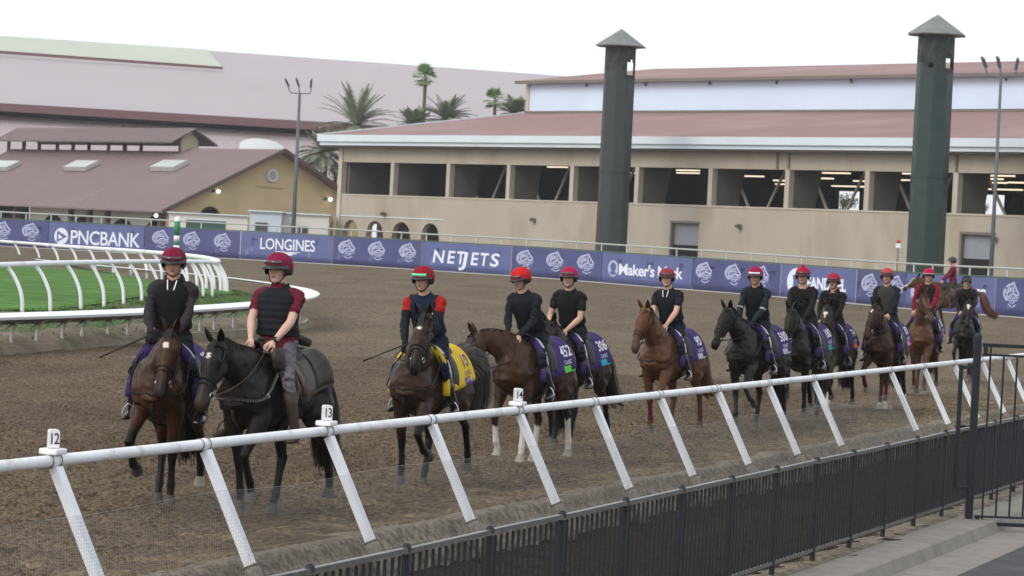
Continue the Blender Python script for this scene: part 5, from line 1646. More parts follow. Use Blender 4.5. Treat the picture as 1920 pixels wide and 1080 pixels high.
# ================================================================== SADDLES, CLOTHS, RIDERS
M_CLOTHP = mat('purple_cloth', (.046, .026, .120), .85, .2, vary=.12, vscale=4, bump=.006, bscale=9)
M_CLOTHY = mat('yellow_cloth', (.62, .42, .03), .85, .2, vary=.08, vscale=4, bump=.006, bscale=9)
M_FLEECE = mat('white_pad', (.55, .55, .56), .9, .1, vary=.1, vscale=8)
M_CWHITE = mat('cloth_white_print', (.72, .72, .76), .8)
M_CPURP = mat('cloth_purple_print', (.10, .05, .24), .8)
def attach(o, parent_obj, dz): o.location = dz
def saddle_set(horse, fr, desc, num='', name_line='', band=None, cloth=None, print_m=None, fleece=True, x_back=-.50, amax=98, western=False, band_txt='', x_front=.27, num_m=None):
    "saddle cloth and saddle: things of their own, placed in the horse's frame"
    dz = fr['dz']; M = Matrix.LocRotScale(horse.location, horse.rotation_euler, horse.scale)
    cloth = cloth or M_CLOTHP
    def own(nm, label, cat, group):
        t = thing(nm, label, cat, horse.location, horse.rotation_euler.z, group); t.scale = horse.scale; return t
    out = []
    if not western:
        c = own('saddle_cloth', desc + ' saddle cloth', 'saddle cloth', 'saddle cloths')
        def cp(x, a, off=.030): 
            fl = .03 * max(0, (abs(a) - R(70)) / R(30)) ** 1.5
            return trunk_pt(x, a, off + fl) + dz
        g = MB(); rows = []
        nx, na = 14, 26
        rnd = random.Random(len(desc))
        for i in range(nx + 1):
            x = x_front + (x_back - x_front) * i / nx; row = []
            for k in range(na + 1):
                a = R(-amax + 2 * amax * k / na); row.append(cp(x + .02 * math.sin(3 * a), a, .030 + .006 * math.sin(x * 22 + a * 3)))
            rows.append(row)
        g.grid(rows); b = g.build('cloth', cloth, c, True); md = b.modifiers.new('s', 'SOLIDIFY'); md.thickness = .008; md.offset = 1
        # rolled front edge hanging in folds before the rider's knee
        for s in (1, -1):
            g = MB(); pts = [cp(x_front + .01 + .05 * q, s * R(18 + (amax - 10) * q), .045) for q in np.linspace(0, 1, 9)]
            g.tube(pts, [(.020, .045)] * 9, 10, side=Vector((1, 0, 0))); g.build('folded_edge', cloth, c, True)
            if fleece:
                g = MB(); pts = [cp(x_front - .045 + .03 * q, s * R(20 + 62 * q), .058) for q in np.linspace(0, 1, 8)]
                g.tube(pts, [(.014, .030)] * 8, 8, side=Vector((1, 0, 0))); g.build('pad_edge', M_FLEECE, c, True)
        # printing on both flanks
        def flank(x, h, s, off=.044):             # h: metres down the flank from the spine along the cloth
            cz, hw, hh = trunk_at(x); a = 0; L = 0; st = R(2); p = cp(x, 0, off)
            # small table, cached per x
            key = round(x, 3)
            if key not in tab:
                l = [0]; q = cp(x, 0, off); 
                for k in range(1, 56):
                    q2 = cp(x, R(2 * k), off); l.append(l[-1] + (q2 - q).length); q = q2
                tab[key] = l
            l = tab[key]; a = float(np.interp(h, l, [R(2 * k) for k in range(56)]))
            return cp(x, s * a, off)
        tab = {}
        for s in (1, -1):
            if num:
                vs, fs = text_mesh(num, .21, offset=.004, space=1.02); vs, fs = subdiv_text(vs, fs, .07)
                xc = -.335
                g = MB(); g.add([flank(xc - v[0] * s * .82, .325 - v[1], s) for v in vs], fs); g.build('number_print', num_m or print_m or M_CWHITE, c)
            if name_line:
                vs, fs = text_mesh(name_line, .072, offset=0, space=1.0); vs, fs = subdiv_text(vs, fs, .07)
                g = MB(); g.add([flank(-.33 - v[0] * s * .72, .462 - v[1], s) for v in vs], fs); g.build('name_print', print_m or M_CWHITE, c)
            if band:
                g = MB(); rows = [[flank(x, h, s, .040) for h in (.50, .54, .585)] for x in np.linspace(-.16, x_back + .005, 8)]
                g.grid(rows); bb = g.build('name_band', band, c)
                if band_txt:
                    vs, fs = text_mesh(band_txt, .065, offset=0, space=1.0); vs, fs = subdiv_text(vs, fs, .07)
                    g = MB(); g.add([flank(-.33 - v[0] * s * .75, .542 - v[1], s, .0455) for v in vs], fs); g.build('band_print', M_CWHITE if band is not M_CWHITE else M_CPURP, c)
        out.append(c)
    sdl = own('saddle', ('dark western stock saddle with grey pad on the ' if western else 'black exercise saddle on the ') + desc.split('|')[0] if western else 'black exercise saddle over the ' + desc + ' cloth', 'saddle', 'saddles')
    leather = M_WESTL if western else M_LEATHER
    g = MB(); rows = []
    x0, x1 = (.30, -.20)
    for i in range(13):
        q = i / 12; x = x0 + (x1 - x0) * q
        lift = .045 * (abs(2 * q - 1) ** 2.2) + .020 + (.04 if western else 0)
        row = []
        for k in range(13):
            a = R(-52 + 104 * k / 12); e = .035 + lift * math.cos(a * 1.6) ; row.append(trunk_pt(x, a * (1 - .42 * q), e) + dz)
        rows.append(row)
    g.grid(rows); b = g.build('seat', leather, sdl, True); md = b.modifiers.new('s', 'SOLIDIFY'); md.thickness = .025; md.offset = -1
    for s in (1, -1):
        g = MB(); rows = []
        for i in range(7):
            q = i / 6; row = []
            for k in range(9):
                f = k / 8; x = (.27 + .10 * math.sin(math.pi * min(f, 1) * .8)) * (1 - q) + (-.04 + .02 * f) * q
                row.append(trunk_pt(x, s * R(30 + 62 * f), .052 + .006 * math.sin(q * 3)) + dz)
            rows.append(row)
        g.grid(rows); b = g.build('flap', leather, sdl, True); md = b.modifiers.new('s', 'SOLIDIFY'); md.thickness = .010
    if western:
        g = MB(); g.tube([trunk_pt(.26, 0, .06) + dz, trunk_pt(.29, 0, .13) + dz], [.035, .022], 10); g.lathe([(0, .02), (.045, .012), (.045, 0), (0, -.01)], 14, trunk_pt(.295, 0, .14) + dz); g.build('horn', leather, sdl, True)
        for s in (1, -1):
            g = MB(); rows = [[trunk_pt(x, s * R(a), .060 + .02 * math.sin((x + .2) * 9)) + dz for a in np.linspace(14, 88, 9)] for x in np.linspace(-.24, -.54, 8)]
            g.grid(rows); b = g.build('skirt', leather, sdl, True); md = b.modifiers.new('s', 'SOLIDIFY'); md.thickness = .014
            g = MB(); rows = [[trunk_pt(x, s * R(a), .036) + dz for a in np.linspace(3, 94, 10)] for x in np.linspace(.30, -.60, 12)]
            g.grid(rows); b = g.build('pad', mat('grey_pad', (.10, .095, .088), .95, vary=.15, vscale=8), sdl, True); md = b.modifiers.new('s', 'SOLIDIFY'); md.thickness = .016
            # front pouches
            c = trunk_pt(.36, s * R(40), .09) + dz
            g = MB(); g.tube([c + Vector((0, 0, .08)), c, c + Vector((0, s * .02, -.12))], [(.075, .03), (.10, .05), (.085, .035)], 10, side=Vector((1, 0, 0))); g.build('pouch', leather, sdl, True)
            g = MB(); g.tube([trunk_pt(.20, s * R(q), .075) + dz + Vector((-.20 * (q - 30) / 60, 0, 0)) for q in (30, 50, 70, 90)] , [(.045, .008)] * 4, 8, side=Vector((1, 0, 0))); g.build('fender', M_BROWNL, sdl, True)
        g = MB(); g.tube([trunk_pt(x, 0, .12 + .03 * math.sin(i)) + dz + Vector((0, s_, 0)) for i, (x, s_) in enumerate(((-.27, -.19), (-.29, -.08), (-.29, .08), (-.27, .19)))], [.04, .05, .05, .04], 10); g.build('cantle_roll', leather, sdl, True)
    # girth
    g = MB(); rows = [[trunk_pt(x, R(a), .012) + dz for a in np.linspace(75, 285, 26)] for x in (.20, .11)]
    g.grid(rows); b = g.build('girth', M_LEATHER, sdl, True); md = b.modifiers.new('s', 'SOLIDIFY'); md.thickness = .008; md.offset = 1
    out.append(sdl)
    return out
def breastplate(horse, fr, studs=False, neckstrap=True):
    "straps over the chest, worn by the horse"
    dz = fr['dz']; nk = fr['nk']
    g = MB(); m = M_LEATHER if not studs else M_WESTL
    ctr = Vector((.775, 0, 1.08)) + dz
    for s in (1, -1):
        pts = [trunk_pt(.30, s * R(52), .03) + dz, trunk_pt(.42, s * R(66), .045) + dz, trunk_pt(.55, s * R(84), .05) + dz + Vector((0, s * .005, 0)), trunk_pt(.68, s * R(92), .055) + dz, ctr + Vector((.02, s * .05, .02)), ctr + Vector((.03, 0, 0))]
        c = _cr(pts, 5); w2 = .02 if studs else .011
        for a, b in zip(c[:-1], c[1:]): g.beam(a, b, .010, w2 * 2, up=(0, 0, 1)) if False else g.tube([a, b], [(.006, w2)] * 2, 6, side=Vector((0, 1, 0)).lerp(Vector((1, 0, 0)), .3))
    g.tube([ctr + Vector((.02, 0, 0)), ctr + Vector((-.03, 0, -.16)), ctr + Vector((-.2, 0, -.30))], [(.015, .006)] * 3, 6, side=Vector((0, 1, 0)))
    b = g.build('breastplate', m, horse, True)
    if studs:
        g = MB()
        for s in (1, -1):
            pts = [trunk_pt(.42, s * R(66), .055) + dz, trunk_pt(.55, s * R(84), .060) + dz, trunk_pt(.68, s * R(92), .067) + dz, ctr + Vector((.032, s * .05, .02))]
            for q in _cr(pts, 9): g.lathe([(0, .006), (.006, 0), (0, -.006)], 6, q)
        g.build('studs', M_STEEL, b)
        for s in (1, -1):
            c = trunk_pt(.60, s * R(88), .075) + dz; g = MB(); g.tube([c + Vector((.02 * math.cos(a), 0, .02 * math.sin(a))) for a in np.linspace(0, 6.28, 11)], .004, 5); g.build('ring', M_STEEL, b)
    return b
M_FIG = mat('figure', (1, 1, 1), .75, .16, attr='Coat', vary=.07, vscale=9, bump=.004, bscale=14)
M_GLASS = mat('goggle_lens', (.03, .03, .035), .08, .9)
M_GOGW = mat('bright_goggle_lens', (.55, .62, .68), .08, .9)
M_GOGG = mat('green_goggle_lens', (.08, .65, .30), .12, .9)
M_BOOT = mat('black_boot', (.012, .012, .013), .28, .6, vary=.3, vscale=12)
SKIN = np.array((.50, .29, .21))
def cloth_m(nm, c, bump=.004): return mat('fabric_' + nm, c, .85, .15, vary=.1, vscale=10, bump=bump, bscale=22)

def head_mesh(C, yaw, pitch, skin, hair, roll=0, tan=1, hs=1.0):
    "sculpted head as a displaced ball; returns MB and colours. C: centre of the head"
    nu, nv = 52, 40
    vs = []; cs = []
    rot = Matrix.Rotation(yaw, 3, 'Z') @ Matrix.Rotation(pitch, 3, 'Y') @ Matrix.Rotation(roll, 3, 'X')
    skin = np.array(skin)
    gs = lambda a, b, s: math.exp(-((a - b) / s) ** 2)
    for i in range(nv + 1):
        z0 = 1 - 2 * i / nv; phi = math.acos(max(-1, min(1, z0)))
        phi = math.pi * i / nv
        for j in range(nu):
            th = 2 * math.pi * j / nu
            x, y, z = math.sin(phi) * math.cos(th), math.sin(phi) * math.sin(th), math.cos(phi)
            # skull: longer front to back, jaw narrowing
            px, py, pz = x * .098, y * .076, z * .118
            jaw = max(0, -z); py *= 1 - .30 * jaw ** 1.5; px *= 1 - .10 * jaw
            fr_ = max(x, 0) ** .6 if x > 0 else 0
            if x > 0:
                px = .088 * x ** .72 * (1 - .06 * jaw) + .0
                px = px * (1 - .18 * (abs(y) ** 2.2))
                f = 1.0
                px += .006 * gs(pz, .036, .014) * gs(py, 0, .05)           # brow
                px -= .011 * gs(pz, .020, .012) * (gs(py, .031, .015) + gs(py, -.031, .015))  # sockets
                px += .005 * gs(pz, .019, .008) * (gs(py, .031, .011) + gs(py, -.031, .011))
                ns = max(0, min(1, (.026 - pz) / .044)) if -.024 < pz < .026 else 0
                wn = .008 + .007 * ns
                px += (.008 + .017 * ns) * gs(py, 0, wn) * (1 if -.020 < pz < .028 else gs(pz, -.020, .005) if pz < 0 else gs(pz, .028, .008))
                px += .006 * gs(pz, -.012, .018) * (gs(py, .040, .016) + gs(py, -.040, .016))  # cheeks
                px += .008 * gs(pz, -.041, .006) * gs(py, 0, .020) + .009 * gs(pz, -.054, .007) * gs(py, 0, .017)   # lips
                px -= .004 * gs(pz, -.047, .0025) * gs(py, 0, .022)
                px -= .005 * gs(pz, -.066, .008) * gs(py, 0, .02)
                px += .012 * gs(pz, -.090, .016) * gs(py, 0, .024)          # chin
            elif abs(th - math.pi) < 9:
                px -= .006 * gs(pz, .03, .05)
            # ears
            e = gs(px, -.006, .016) * gs(pz, .002, .028); py += math.copysign(.014 * e, py) if abs(y) > .7 else 0
            c = skin.copy()
            if x > 0:
                c = c * (1 - .16 * gs(pz, .019, .009) * (gs(py, .031, .018) + gs(py, -.031, .018)))  # eye socket shade darkened into the skin colour
                eye = gs(pz, .0185, .0065) * (gs(py, .031, .0115) + gs(py, -.031, .0115))
                if eye > .52: c = np.array((.09, .07, .06))
                br = gs(pz, .034, .0055) * (gs(py, .032, .018) + gs(py, -.032, .018))
                if br > .5: c = np.array(hair) * .8 + skin * .2
                lp = gs(pz, -.048, .009) * gs(py, 0, .023)
                if lp > .45: c = skin * np.array((.80, .52, .50))
                if abs(pz + .047) < .0035 and abs(py) < .023: c = skin * .30
                c = c * (1 - .5 * gs(pz, -.024, .004) * (gs(py, .008, .005) + gs(py, -.008, .005)))
                c = c * (1 + np.array((.10, -.06, -.05)) * gs(pz, -.012, .02) * (gs(py, .042, .016) + gs(py, -.042, .016)))
            if (px < .02 and pz > -.03) or pz > .065 or (px < -.045 and pz > -.07): c = np.array(hair)
            if abs(y) > .7 and e > .3: c = skin * .9
            vs.append(Vector(C) + rot @ (Vector((px, py, pz)) * hs)); cs.append(c)
    fs = [(i * nu + j, i * nu + (j + 1) % nu, (i + 1) * nu + (j + 1) % nu, (i + 1) * nu + j) for i in range(nv) for j in range(nu)]
    m = MB(); m.add(vs, fs); return m, np.array(cs), rot
def hand_geo(W, dirv, back, palm_len=.085, curl=1.0, thumb_side=1, skin=SKIN):
    "W wrist, dirv pointing direction, back = back of hand normal"
    g = MB(); d = Vector(dirv).normalized(); b = Vector(back); b = (b - d * b.dot(d)).normalized(); s = d.cross(b) * thumb_side
    g.tube([W - d * .02, W + d * .01, W + d * .045, W + d * palm_len], [(.026, .019), (.030, .019), (.040, .018), (.040, .015)], 10, side=s)
    for k, (off, l, r) in enumerate(((.029, .070, .0092), (.010, .078, .0096), (-.010, .073, .0092), (-.028, .058, .0082))):
        p0 = W + d * (palm_len - .008) + s * off
        a1, a2, a3 = curl * .75, curl * 1.65, curl * 2.35
        q = lambda a: d * math.cos(a) - b * math.sin(a)
        p1 = p0 + q(a1 * .6) * l * .45; p2 = p1 + q(a2) * l * .33; p3 = p2 + q(a3) * l * .24
        g.tube([p0 - d * .01, p0, p1, p2, p3], [r, r * 1.05, r, r * .92, r * .7], 8)
    t0 = W + d * .018 + s * .026 - b * .004; t1 = t0 + (d * .6 + s * .65 - b * .35).normalized() * .036; t2 = t1 + (d * .9 + s * .1 - b * .4).normalized() * .030; t3 = t2 + (d * .9 - s * .15 - b * .45).normalized() * .020
    g.tube([t0, t1, t2, t3], [.014, .0115, .0105, .007], 8)
    return g
def make_rider(horse, fr, label, seat=(.03, 0, 1.60), lean=12, side_lean=0, torso=(.012, .013, .016), sleeve=None, short=False, pants=(.012, .014, .020), vest=None, cap=(.16, .012, .035), skin=SKIN, hair=(.05, .03, .02),
               head=(0, 5), hands=((.50, .10, 1.60), (.50, -.10, 1.60)), gloves=None, goggles='up', lens=None, knee=(.33, .285, 1.28), foot=(.10, .325, .90), peak=(.015, .015, .017), collar=None, pom=False, lanyard=False, vest_m=None, cap_band=None, jeans=False,
               whip=None, shoulder_c=None, helmet_rim=None, watch=False, back=0, stretch=1.0, hoodie=False, radio=False, crest=False, beard=None, armband=False, undershirt=None, stirrup_m=None, tilt=0, chest_logo=False, near=False, wide=1.06, hs=1.0, elbow=.75, quilt=False, pk=.7):
    dz = fr['dz'].z
    o = thing('person', label, 'person', horse.location, horse.rotation_euler.z, 'riders in file'); o.scale = horse.scale
    Z = Vector((0, 0, dz)); sleeve = sleeve or torso
    L = R(lean); ax = Vector((math.sin(L), side_lean, math.cos(L))).normalized(); fwd = Vector((math.cos(L), 0, -math.sin(L)))
    Yv = Vector((0, 1, 0)); Sd = (Yv - ax * ax.y).normalized()
    S0 = Vector(seat) + Z
    q = lambda h, f=0, s=0: S0 + ax * (h * stretch) + fwd * f + Sd * s
    g = MB()
    tsec = [(-.07, -.01, .135, .10), (.0, -.01, .172, .122), (.08, 0, .165, .118), (.17, .005, .142, .105), (.27, .005, .150, .110), (.36, .0, .168, .118), (.44, -.008, .176, .112), (.50, -.018, .160, .095), (.545, -.02, .095, .070)]
    g.tube([q(h, f) for h, f, a, b in tsec], [(a * wide, b * (1 + (wide - 1) * .6)) for h, f, a, b in tsec], 20, side=Sd)
    hyaw, hpit = R(head[0]), R(head[1] - 6)
    NB_ = q(.52, -.015); HC = NB_ + Vector((0, 0, 1)) * .182 + ax * .0 + Vector((.045, 0, 0)) + Vector((math.sin(L) * .05, side_lean * .1, 0))
    g.tube([NB_ - ax * .03, NB_.lerp(HC, .45), HC + Vector((-.012, 0, -.02))], [.072 * wide, .062 * wide, .058 * wide], 12)
    if collar: pass
    parts_lab = []
    arms = []
    for i, s in enumerate((1, -1)):
        Sh = q(.470, -.012, s * .178 * wide); Hn = Vector(hands[i]) + Z
        dv_ = Hn - Sh; dist = dv_.length; la, lf = .285, .265
        dist2 = min(dist, (la + lf) * .985); 
        if dist > dist2: Hn = Sh + dv_ * (dist2 / dist)
        a = (la * la - lf * lf + dist2 * dist2) / (2 * dist2); h = math.sqrt(max(la * la - a * a, .0001))
        dn = (Hn - Sh).normalized(); pole = Vector((-.55, s * elbow, -.25)); pole = (pole - dn * pole.dot(dn)).normalized()
        El = Sh + dn * a + pole * h
        ex = .010
        fa = .0 if short else ex
        g.tube([q(.485, -.015, s * .10), q(.492, -.012, s * .150), Sh, Sh.lerp(El, .12)], [(.072, .066), (.066, .066), .062, .056], 12)
        g.tube([Sh, Sh.lerp(El, .25), Sh.lerp(El, .6)], [.064, .058 + (.004 if short else ex * .4), .051 + (.010 if short else ex * .4)], 12)
        g.tube([Sh.lerp(El, .4), Sh.lerp(El, .75), El, El.lerp(Hn, .25), El.lerp(Hn, .6), Hn], [.046 + fa * .6, .043 + fa, .042 + fa, .043 + fa, .034 + fa, .025 + fa * .7], 12)
        arms.append((Sh, El, Hn))
    legs_ = []
    for s in (1, -1):
        Hp = q(-.01, .0, s * .098); Kn = Vector((knee[0], s * knee[1], knee[2])) + Z; Ft = Vector((foot[0], s * foot[1], foot[2])) + Z
        g.tube([Hp + Vector((-.03, 0, .02)), Hp.lerp(Kn, .2), Hp.lerp(Kn, .55), Kn], [(.090, .105), (.088, .098), (.074, .080), (.058, .060)], 14, side=Sd)
        g.tube([Kn, Kn.lerp(Ft, .22), Kn.lerp(Ft, .6), Kn.lerp(Ft, .95)], [(.057, .060), (.056, .062), (.044, .047), (.036, .038)], 12, side=Sd)
        legs_.append((Hp, Kn, Ft))
    body = remesh(g, 'body', .0115 if near else .014, 3, .5)
    co = mesh_arrays(body); n = len(co)
    nr = np.empty(n * 3); body.vertices.foreach_get('normal', nr); nr = nr.reshape(-1, 3)
    sd_ = len(label) * 1.7
    f1 = np.abs(fbm(co[:, 0] * 11 + co[:, 1] * 7 + sd_, co[:, 2] * 13 + co[:, 1] * 5 + sd_, 3, 23) - .5)
    below = np.clip((q(.50).z - co[:, 2]) / .06, 0, 1)
    for Sh, El, Hn in arms:
        below = below * np.clip((seg_dist(co, El, Hn)[0] - .05) / .03, .0 if short else .45, 1)
        if short: below = below * np.clip((seg_dist(co, Sh.lerp(El, .7), El)[0] - .05) / .03, 0, 1)
    co = co + nr * ((.055 - f1) * .105 * below)[:, None]
    body.vertices.foreach_set('co', co.ravel())
    cols = np.tile(np.array(torso, float), (n, 1))
    for i, (Sh, El, Hn) in enumerate(arms):
        s = 1 if i == 0 else -1
        d1, t1 = seg_dist(co, Sh, El); d2, t2 = seg_dist(co, El, Hn)
        up_ = (d1 < .085) & (d1 <= d2); fo = (d2 < .075) & (d2 < d1)
        inner_ = ((co - np.array(q(.3))) @ np.array(Sd)) * s
        up_ &= (inner_ > .135)
        fo &= (inner_ > .02) | (co[:, 0] > S0.x + .25)
        cols[up_] = sleeve; cols[fo] = sleeve
        if shoulder_c is not None: cols[up_ & (t1 < .42)] = shoulder_c
        if short: cols[up_ & (t1 > .66)] = skin; cols[fo] = skin
        elif gloves is None: cols[fo & (t2 > .97)] = skin
        if armband: cols[(d1 < .085) & (abs(t1 - .93) < .03) & up_] = (.4, .42, .45)
    hips = ((co - np.array(q(.06))) @ np.array(ax)) < 0
    for Hp, Kn, Ft in legs_:
        d1, t1 = seg_dist(co, Hp, Kn); d2, t2 = seg_dist(co, Kn, Ft)
        k = ((d1 < .14) | (d2 < .09)) & (((co - np.array(q(.04))) @ np.array(ax)) < 0)
        cols[k] = pants
    cols[hips & (np.abs(co[:, 1]) < .24) & (co[:, 0] < S0.x + .2)] = pants
    nkd, nkt = seg_dist(co, q(.56, -.01), HC)
    k = (nkd < .075) & (((co - np.array(q(.545))) @ np.array(ax)) > 0)
    cols[k] = skin
    if jeans:
        f = fbm(co[:, 0] * 9, co[:, 2] * 7, 3, 3); k = np.all(np.isclose(cols, np.array(pants)), axis=1); cols[k] *= (.8 + .5 * f[k])[:, None]
    hm_, hc_, rot = head_mesh(HC, hyaw, hpit, skin, hair, R(tilt), 1, hs)
    if beard is not None: pass
    body, cols = append_geo(body, hm_, cols, hc_)
    for i, (Sh, El, Hn) in enumerate(arms):
        s = 1 if i == 0 else -1
        dr = (Hn - El).normalized(); dr2 = (dr + Vector((.5, -s * .25, -.1))).normalized()
        hg = hand_geo(Hn - dr * .01, dr2, Vector((.1, s * .45, 1)), thumb_side=-s, curl=1.05)
        body, cols = append_geo(body, hg, cols, np.array(gloves if gloves is not None else skin))
    set_color(body, np.clip(cols, 0, 1)); body.materials.append(M_FIG)
    body.polygons.foreach_set('use_smooth', [True] * len(body.polygons)); link('body', body, o)
    # hidden joint of trousers: belt
    # vest
    if vest is not None:
        vm = (mat('quilted_%d' % int(sum(vest) * 1e4), vest, .8, .2, vary=.12, vscale=10, bump=.004, bscale=26, wave=(5, .005, 'Z')) if quilt else cloth_m('vest_%d' % int(sum(vest) * 1e4), vest, .006))
        g = MB()
        vsec = [(.10, 0, .178, .135), (.115, 0, .182, .139), (.20, .004, .168, .130), (.30, .005, .176, .134), (.38, .002, .184, .140), (.45, -.006, .172, .134), (.50, -.014, .150, .116), (.535, -.018, .108, .088), (.555, -.018, .082, .076), (.585, -.014, .070, .068)]
        g.tube([q(h, f) for h, f, a, b in vsec], [(a * wide, b * (1 + (wide - 1) * .6)) for h, f, a, b in vsec], 30, side=Sd, cap=False)
        v_ = g.build('vest', vm, o, True); md = v_.modifiers.new('s', 'SOLIDIFY'); md.thickness = .010; md.offset = -1
        g = MB(); g.beam(q(.13, .137), q(.50, .108), .012, .006, up=fwd); g.build('zip', M_STEEL if near else vm, v_)
        if chest_logo:
            c = q(.40, .125, .085); g = MB(); g.lathe([(0, .003), (.045, 0)], 14, c, rot=Matrix((tuple(Sd), tuple(ax), tuple(fwd))).transposed()); g.build('chest_emblem', M_CWHITE, v_)
    if undershirt is not None:
        g = MB(); c = q(.06); g.tube([q(-.035, -.005), q(.03), q(.10, .0), q(.135, .002)], [(.186, .136), (.186, .136), (.178, .132), (.170, .126)], 24, side=Sd, cap=False); g.build('shirt_tail', cloth_m('shirt_%d' % int(sum(undershirt) * 1e4), undershirt), o, True)
    if hoodie:
        g = MB(); g.tube([q(.52, -.03), q(.56, -.035), q(.60, -.03)], [(.11, .085), (.105, .085), (.085, .075)], 18, side=Sd, cap=False); cb = g.build('collar', cloth_m('collar_%d' % int(sum(torso) * 1e4), tuple(torso)), o, True); md = cb.modifiers.new('s', 'SOLIDIFY'); md.thickness = .012
    if lanyard:
        for s in (1, -1):
            g = MB(); g.tube([q(.57, .06, s * .045), q(.50, .115, s * .032), q(.42, .135, s * .005)], [(.006, .002)] * 3, 6, side=Sd); g.build('lanyard', M_CWHITE, o)
    if watch:
        Sh, El, Hn = arms[0]; c = El.lerp(Hn, .90); g = MB(); dr = (Hn - El).normalized(); g.tube([c - dr * .012, c + dr * .012], .033, 14); g.box(c + Vector((.0, .012, .034)), (.035, .03, .012)); g.build('wristwatch', M_BLACK, o, True)
    # helmet
    hel_m = cloth_m('cap_%d' % int(cap[0] * 1e4 + cap[2] * 1e3), cap, .0015)
    def hr(v): return HC + rot @ (Vector(v) * hs)
    g = MB(); n = 32; rows = []
    for i in range(13):
        ph = R(4 + 92 * i / 12) if i else 0
        row = []
        for k in range(n + 1):
            a = 2 * math.pi * k / n; x, y = math.cos(a), math.sin(a)
            zlow = -.012 * x + (-.035 if False else 0)
            r = math.sin(ph); z = math.cos(ph)
            row.append(hr((-.006 + x * r * .136, y * r * .113, .050 + z * .110 - (max(0, (ph - R(85)) / R(11)) * .030 * (1 - max(x, 0)) if ph > R(85) else 0))))
        rows.append(row)
    g.grid(rows); hb = g.build('helmet', hel_m, o, True); md = hb.modifiers.new('s', 'SOLIDIFY'); md.thickness = .006
    # side and rear harness of the shell below the cover
    g = MB(); rows = []
    for z in (.045, .015, -.012, -.030):
        row = []
        for k in range(19):
            a = R(62 + 236 * k / 18); b = 1 - .10 * (z < -.02); dip = -.028 * max(0, math.sin((a - R(62)) * 1)) if False else 0
            row.append(hr((-.006 + math.cos(a) * .133 * b, math.sin(a) * .109 * b, z + dip)))
        rows.append(row)
    g.grid(rows); b = g.build('helmet_shell', M_BLACK, o, True); md = b.modifiers.new('s', 'SOLIDIFY'); md.thickness = .008
    g = MB(); rows = []
    pm_ = mat('peak_%d' % int(sum(peak) * 1e4), peak, .4, .5)
    for e, dzz in ((0, .008), (.016 * pk, .004 - .004 * pk), (.034 * pk, .0 - .010 * pk), (.050 * pk, -.004 - .020 * pk)):
        row = []
        for k in range(17):
            a = R(-74 + 148 * k / 16); w_ = math.cos(a) ** .8 if math.cos(a) > 0 else 0
            row.append(hr((-.006 + math.cos(a) * (.137 + e * w_), math.sin(a) * (.114 + e * .35), .042 + dzz)))
        rows.append(row)
    g.grid(rows); b = g.build('peak', pm_, o, True); md = b.modifiers.new('s', 'SOLIDIFY'); md.thickness = .007
    g = MB(); g.tube([hr((-.006 + math.cos(a) * .139, math.sin(a) * .116, .050)) for a in np.linspace(0, 2 * math.pi, 33)], .0055, 6); g.build('helmet_rim', hel_m if helmet_rim is None else cloth_m('rim', helmet_rim), o, True)
    if cap_band is not None:
        g = MB(); g.tube([hr((-.006 + math.cos(a) * .138, math.sin(a) * .115, .050)) for a in np.linspace(0, 2 * math.pi, 33)], [(.004, .013)] * 33, 6, side=rot @ Vector((0, 0, 1))) if False else g.tube([hr((-.006 + math.cos(a) * .137, math.sin(a) * .114, .055)) for a in np.linspace(0, 2 * math.pi, 33)], .009, 6)
        g.build('cap_band', cloth_m('band', cap_band), o, True)
    if pom: g = MB(); g.lathe([(0, .026), (.02, .018), (.027, 0), (.02, -.018), (0, -.024)], 12, hr((0, 0, .178))); g.build('bobble', hel_m, o, True)
    # chin strap
    g = MB()
    for s in (1, -1):
        g.tube([hr((.012, s * .092, .015)), hr((.020, s * .084, -.035)), hr((.040, s * .052, -.088)), hr((.052, 0, -.112))], .0052, 6)
        g.tube([hr((-.035, s * .090, .0)), hr((.012, s * .086, -.028)), hr((.020, s * .084, -.040))], .0045, 6)
    g.build('chin_strap', M_BLACK, o, True)
    # goggles
    gz = .078 if goggles == 'up' else .022
    rr_ = (.139, .116) if goggles == 'up' else (.100, .078)
    if goggles:
        g = MB(); rows = []
        k0 = 1.0 if goggles != 'up' else math.cos(math.asin(min((gz - .04) / .118, .99))) + .0
        for zz_, ex in ((-.017, .004), (-.008, .014), (.008, .014), (.017, .002)):
            row = []
            for k in range(15):
                a = R(-46 + 92 * k / 14); nose = .006 * math.exp(-(a / .2) ** 2) if zz_ < 0 else 0
                zc_ = gz + zz_ + nose; kk = k0 if goggles != 'up' else math.sqrt(max(1 - ((zc_ - .040) / .118) ** 2, .1))
                row.append(hr((-.006 * (goggles == 'up') + math.cos(a) * (rr_[0] * kk + ex), math.sin(a) * (rr_[1] * kk + ex), zc_)))
            rows.append(row)
        g.grid(rows); gb = g.build('goggles', lens or M_GLASS, o, True)
        g = MB()
        if goggles == 'up':
            kk = math.sqrt(1 - ((gz - .040) / .118) ** 2)
            g.tube([hr((-.006 + math.cos(a) * (.137 * kk + .004), math.sin(a) * (.114 * kk + .004), gz)) for a in np.linspace(R(44), R(316), 24)], [(.003, .009)] * 24, 6, side=rot @ Vector((1, 0, 0))) if False else g.tube([hr((-.006 + math.cos(a) * (.137 * kk + .003), math.sin(a) * (.114 * kk + .003), gz - .0)) for a in np.linspace(R(44), R(316), 24)], .0065, 6)
            g.build('strap', M_BLACK, gb, True)
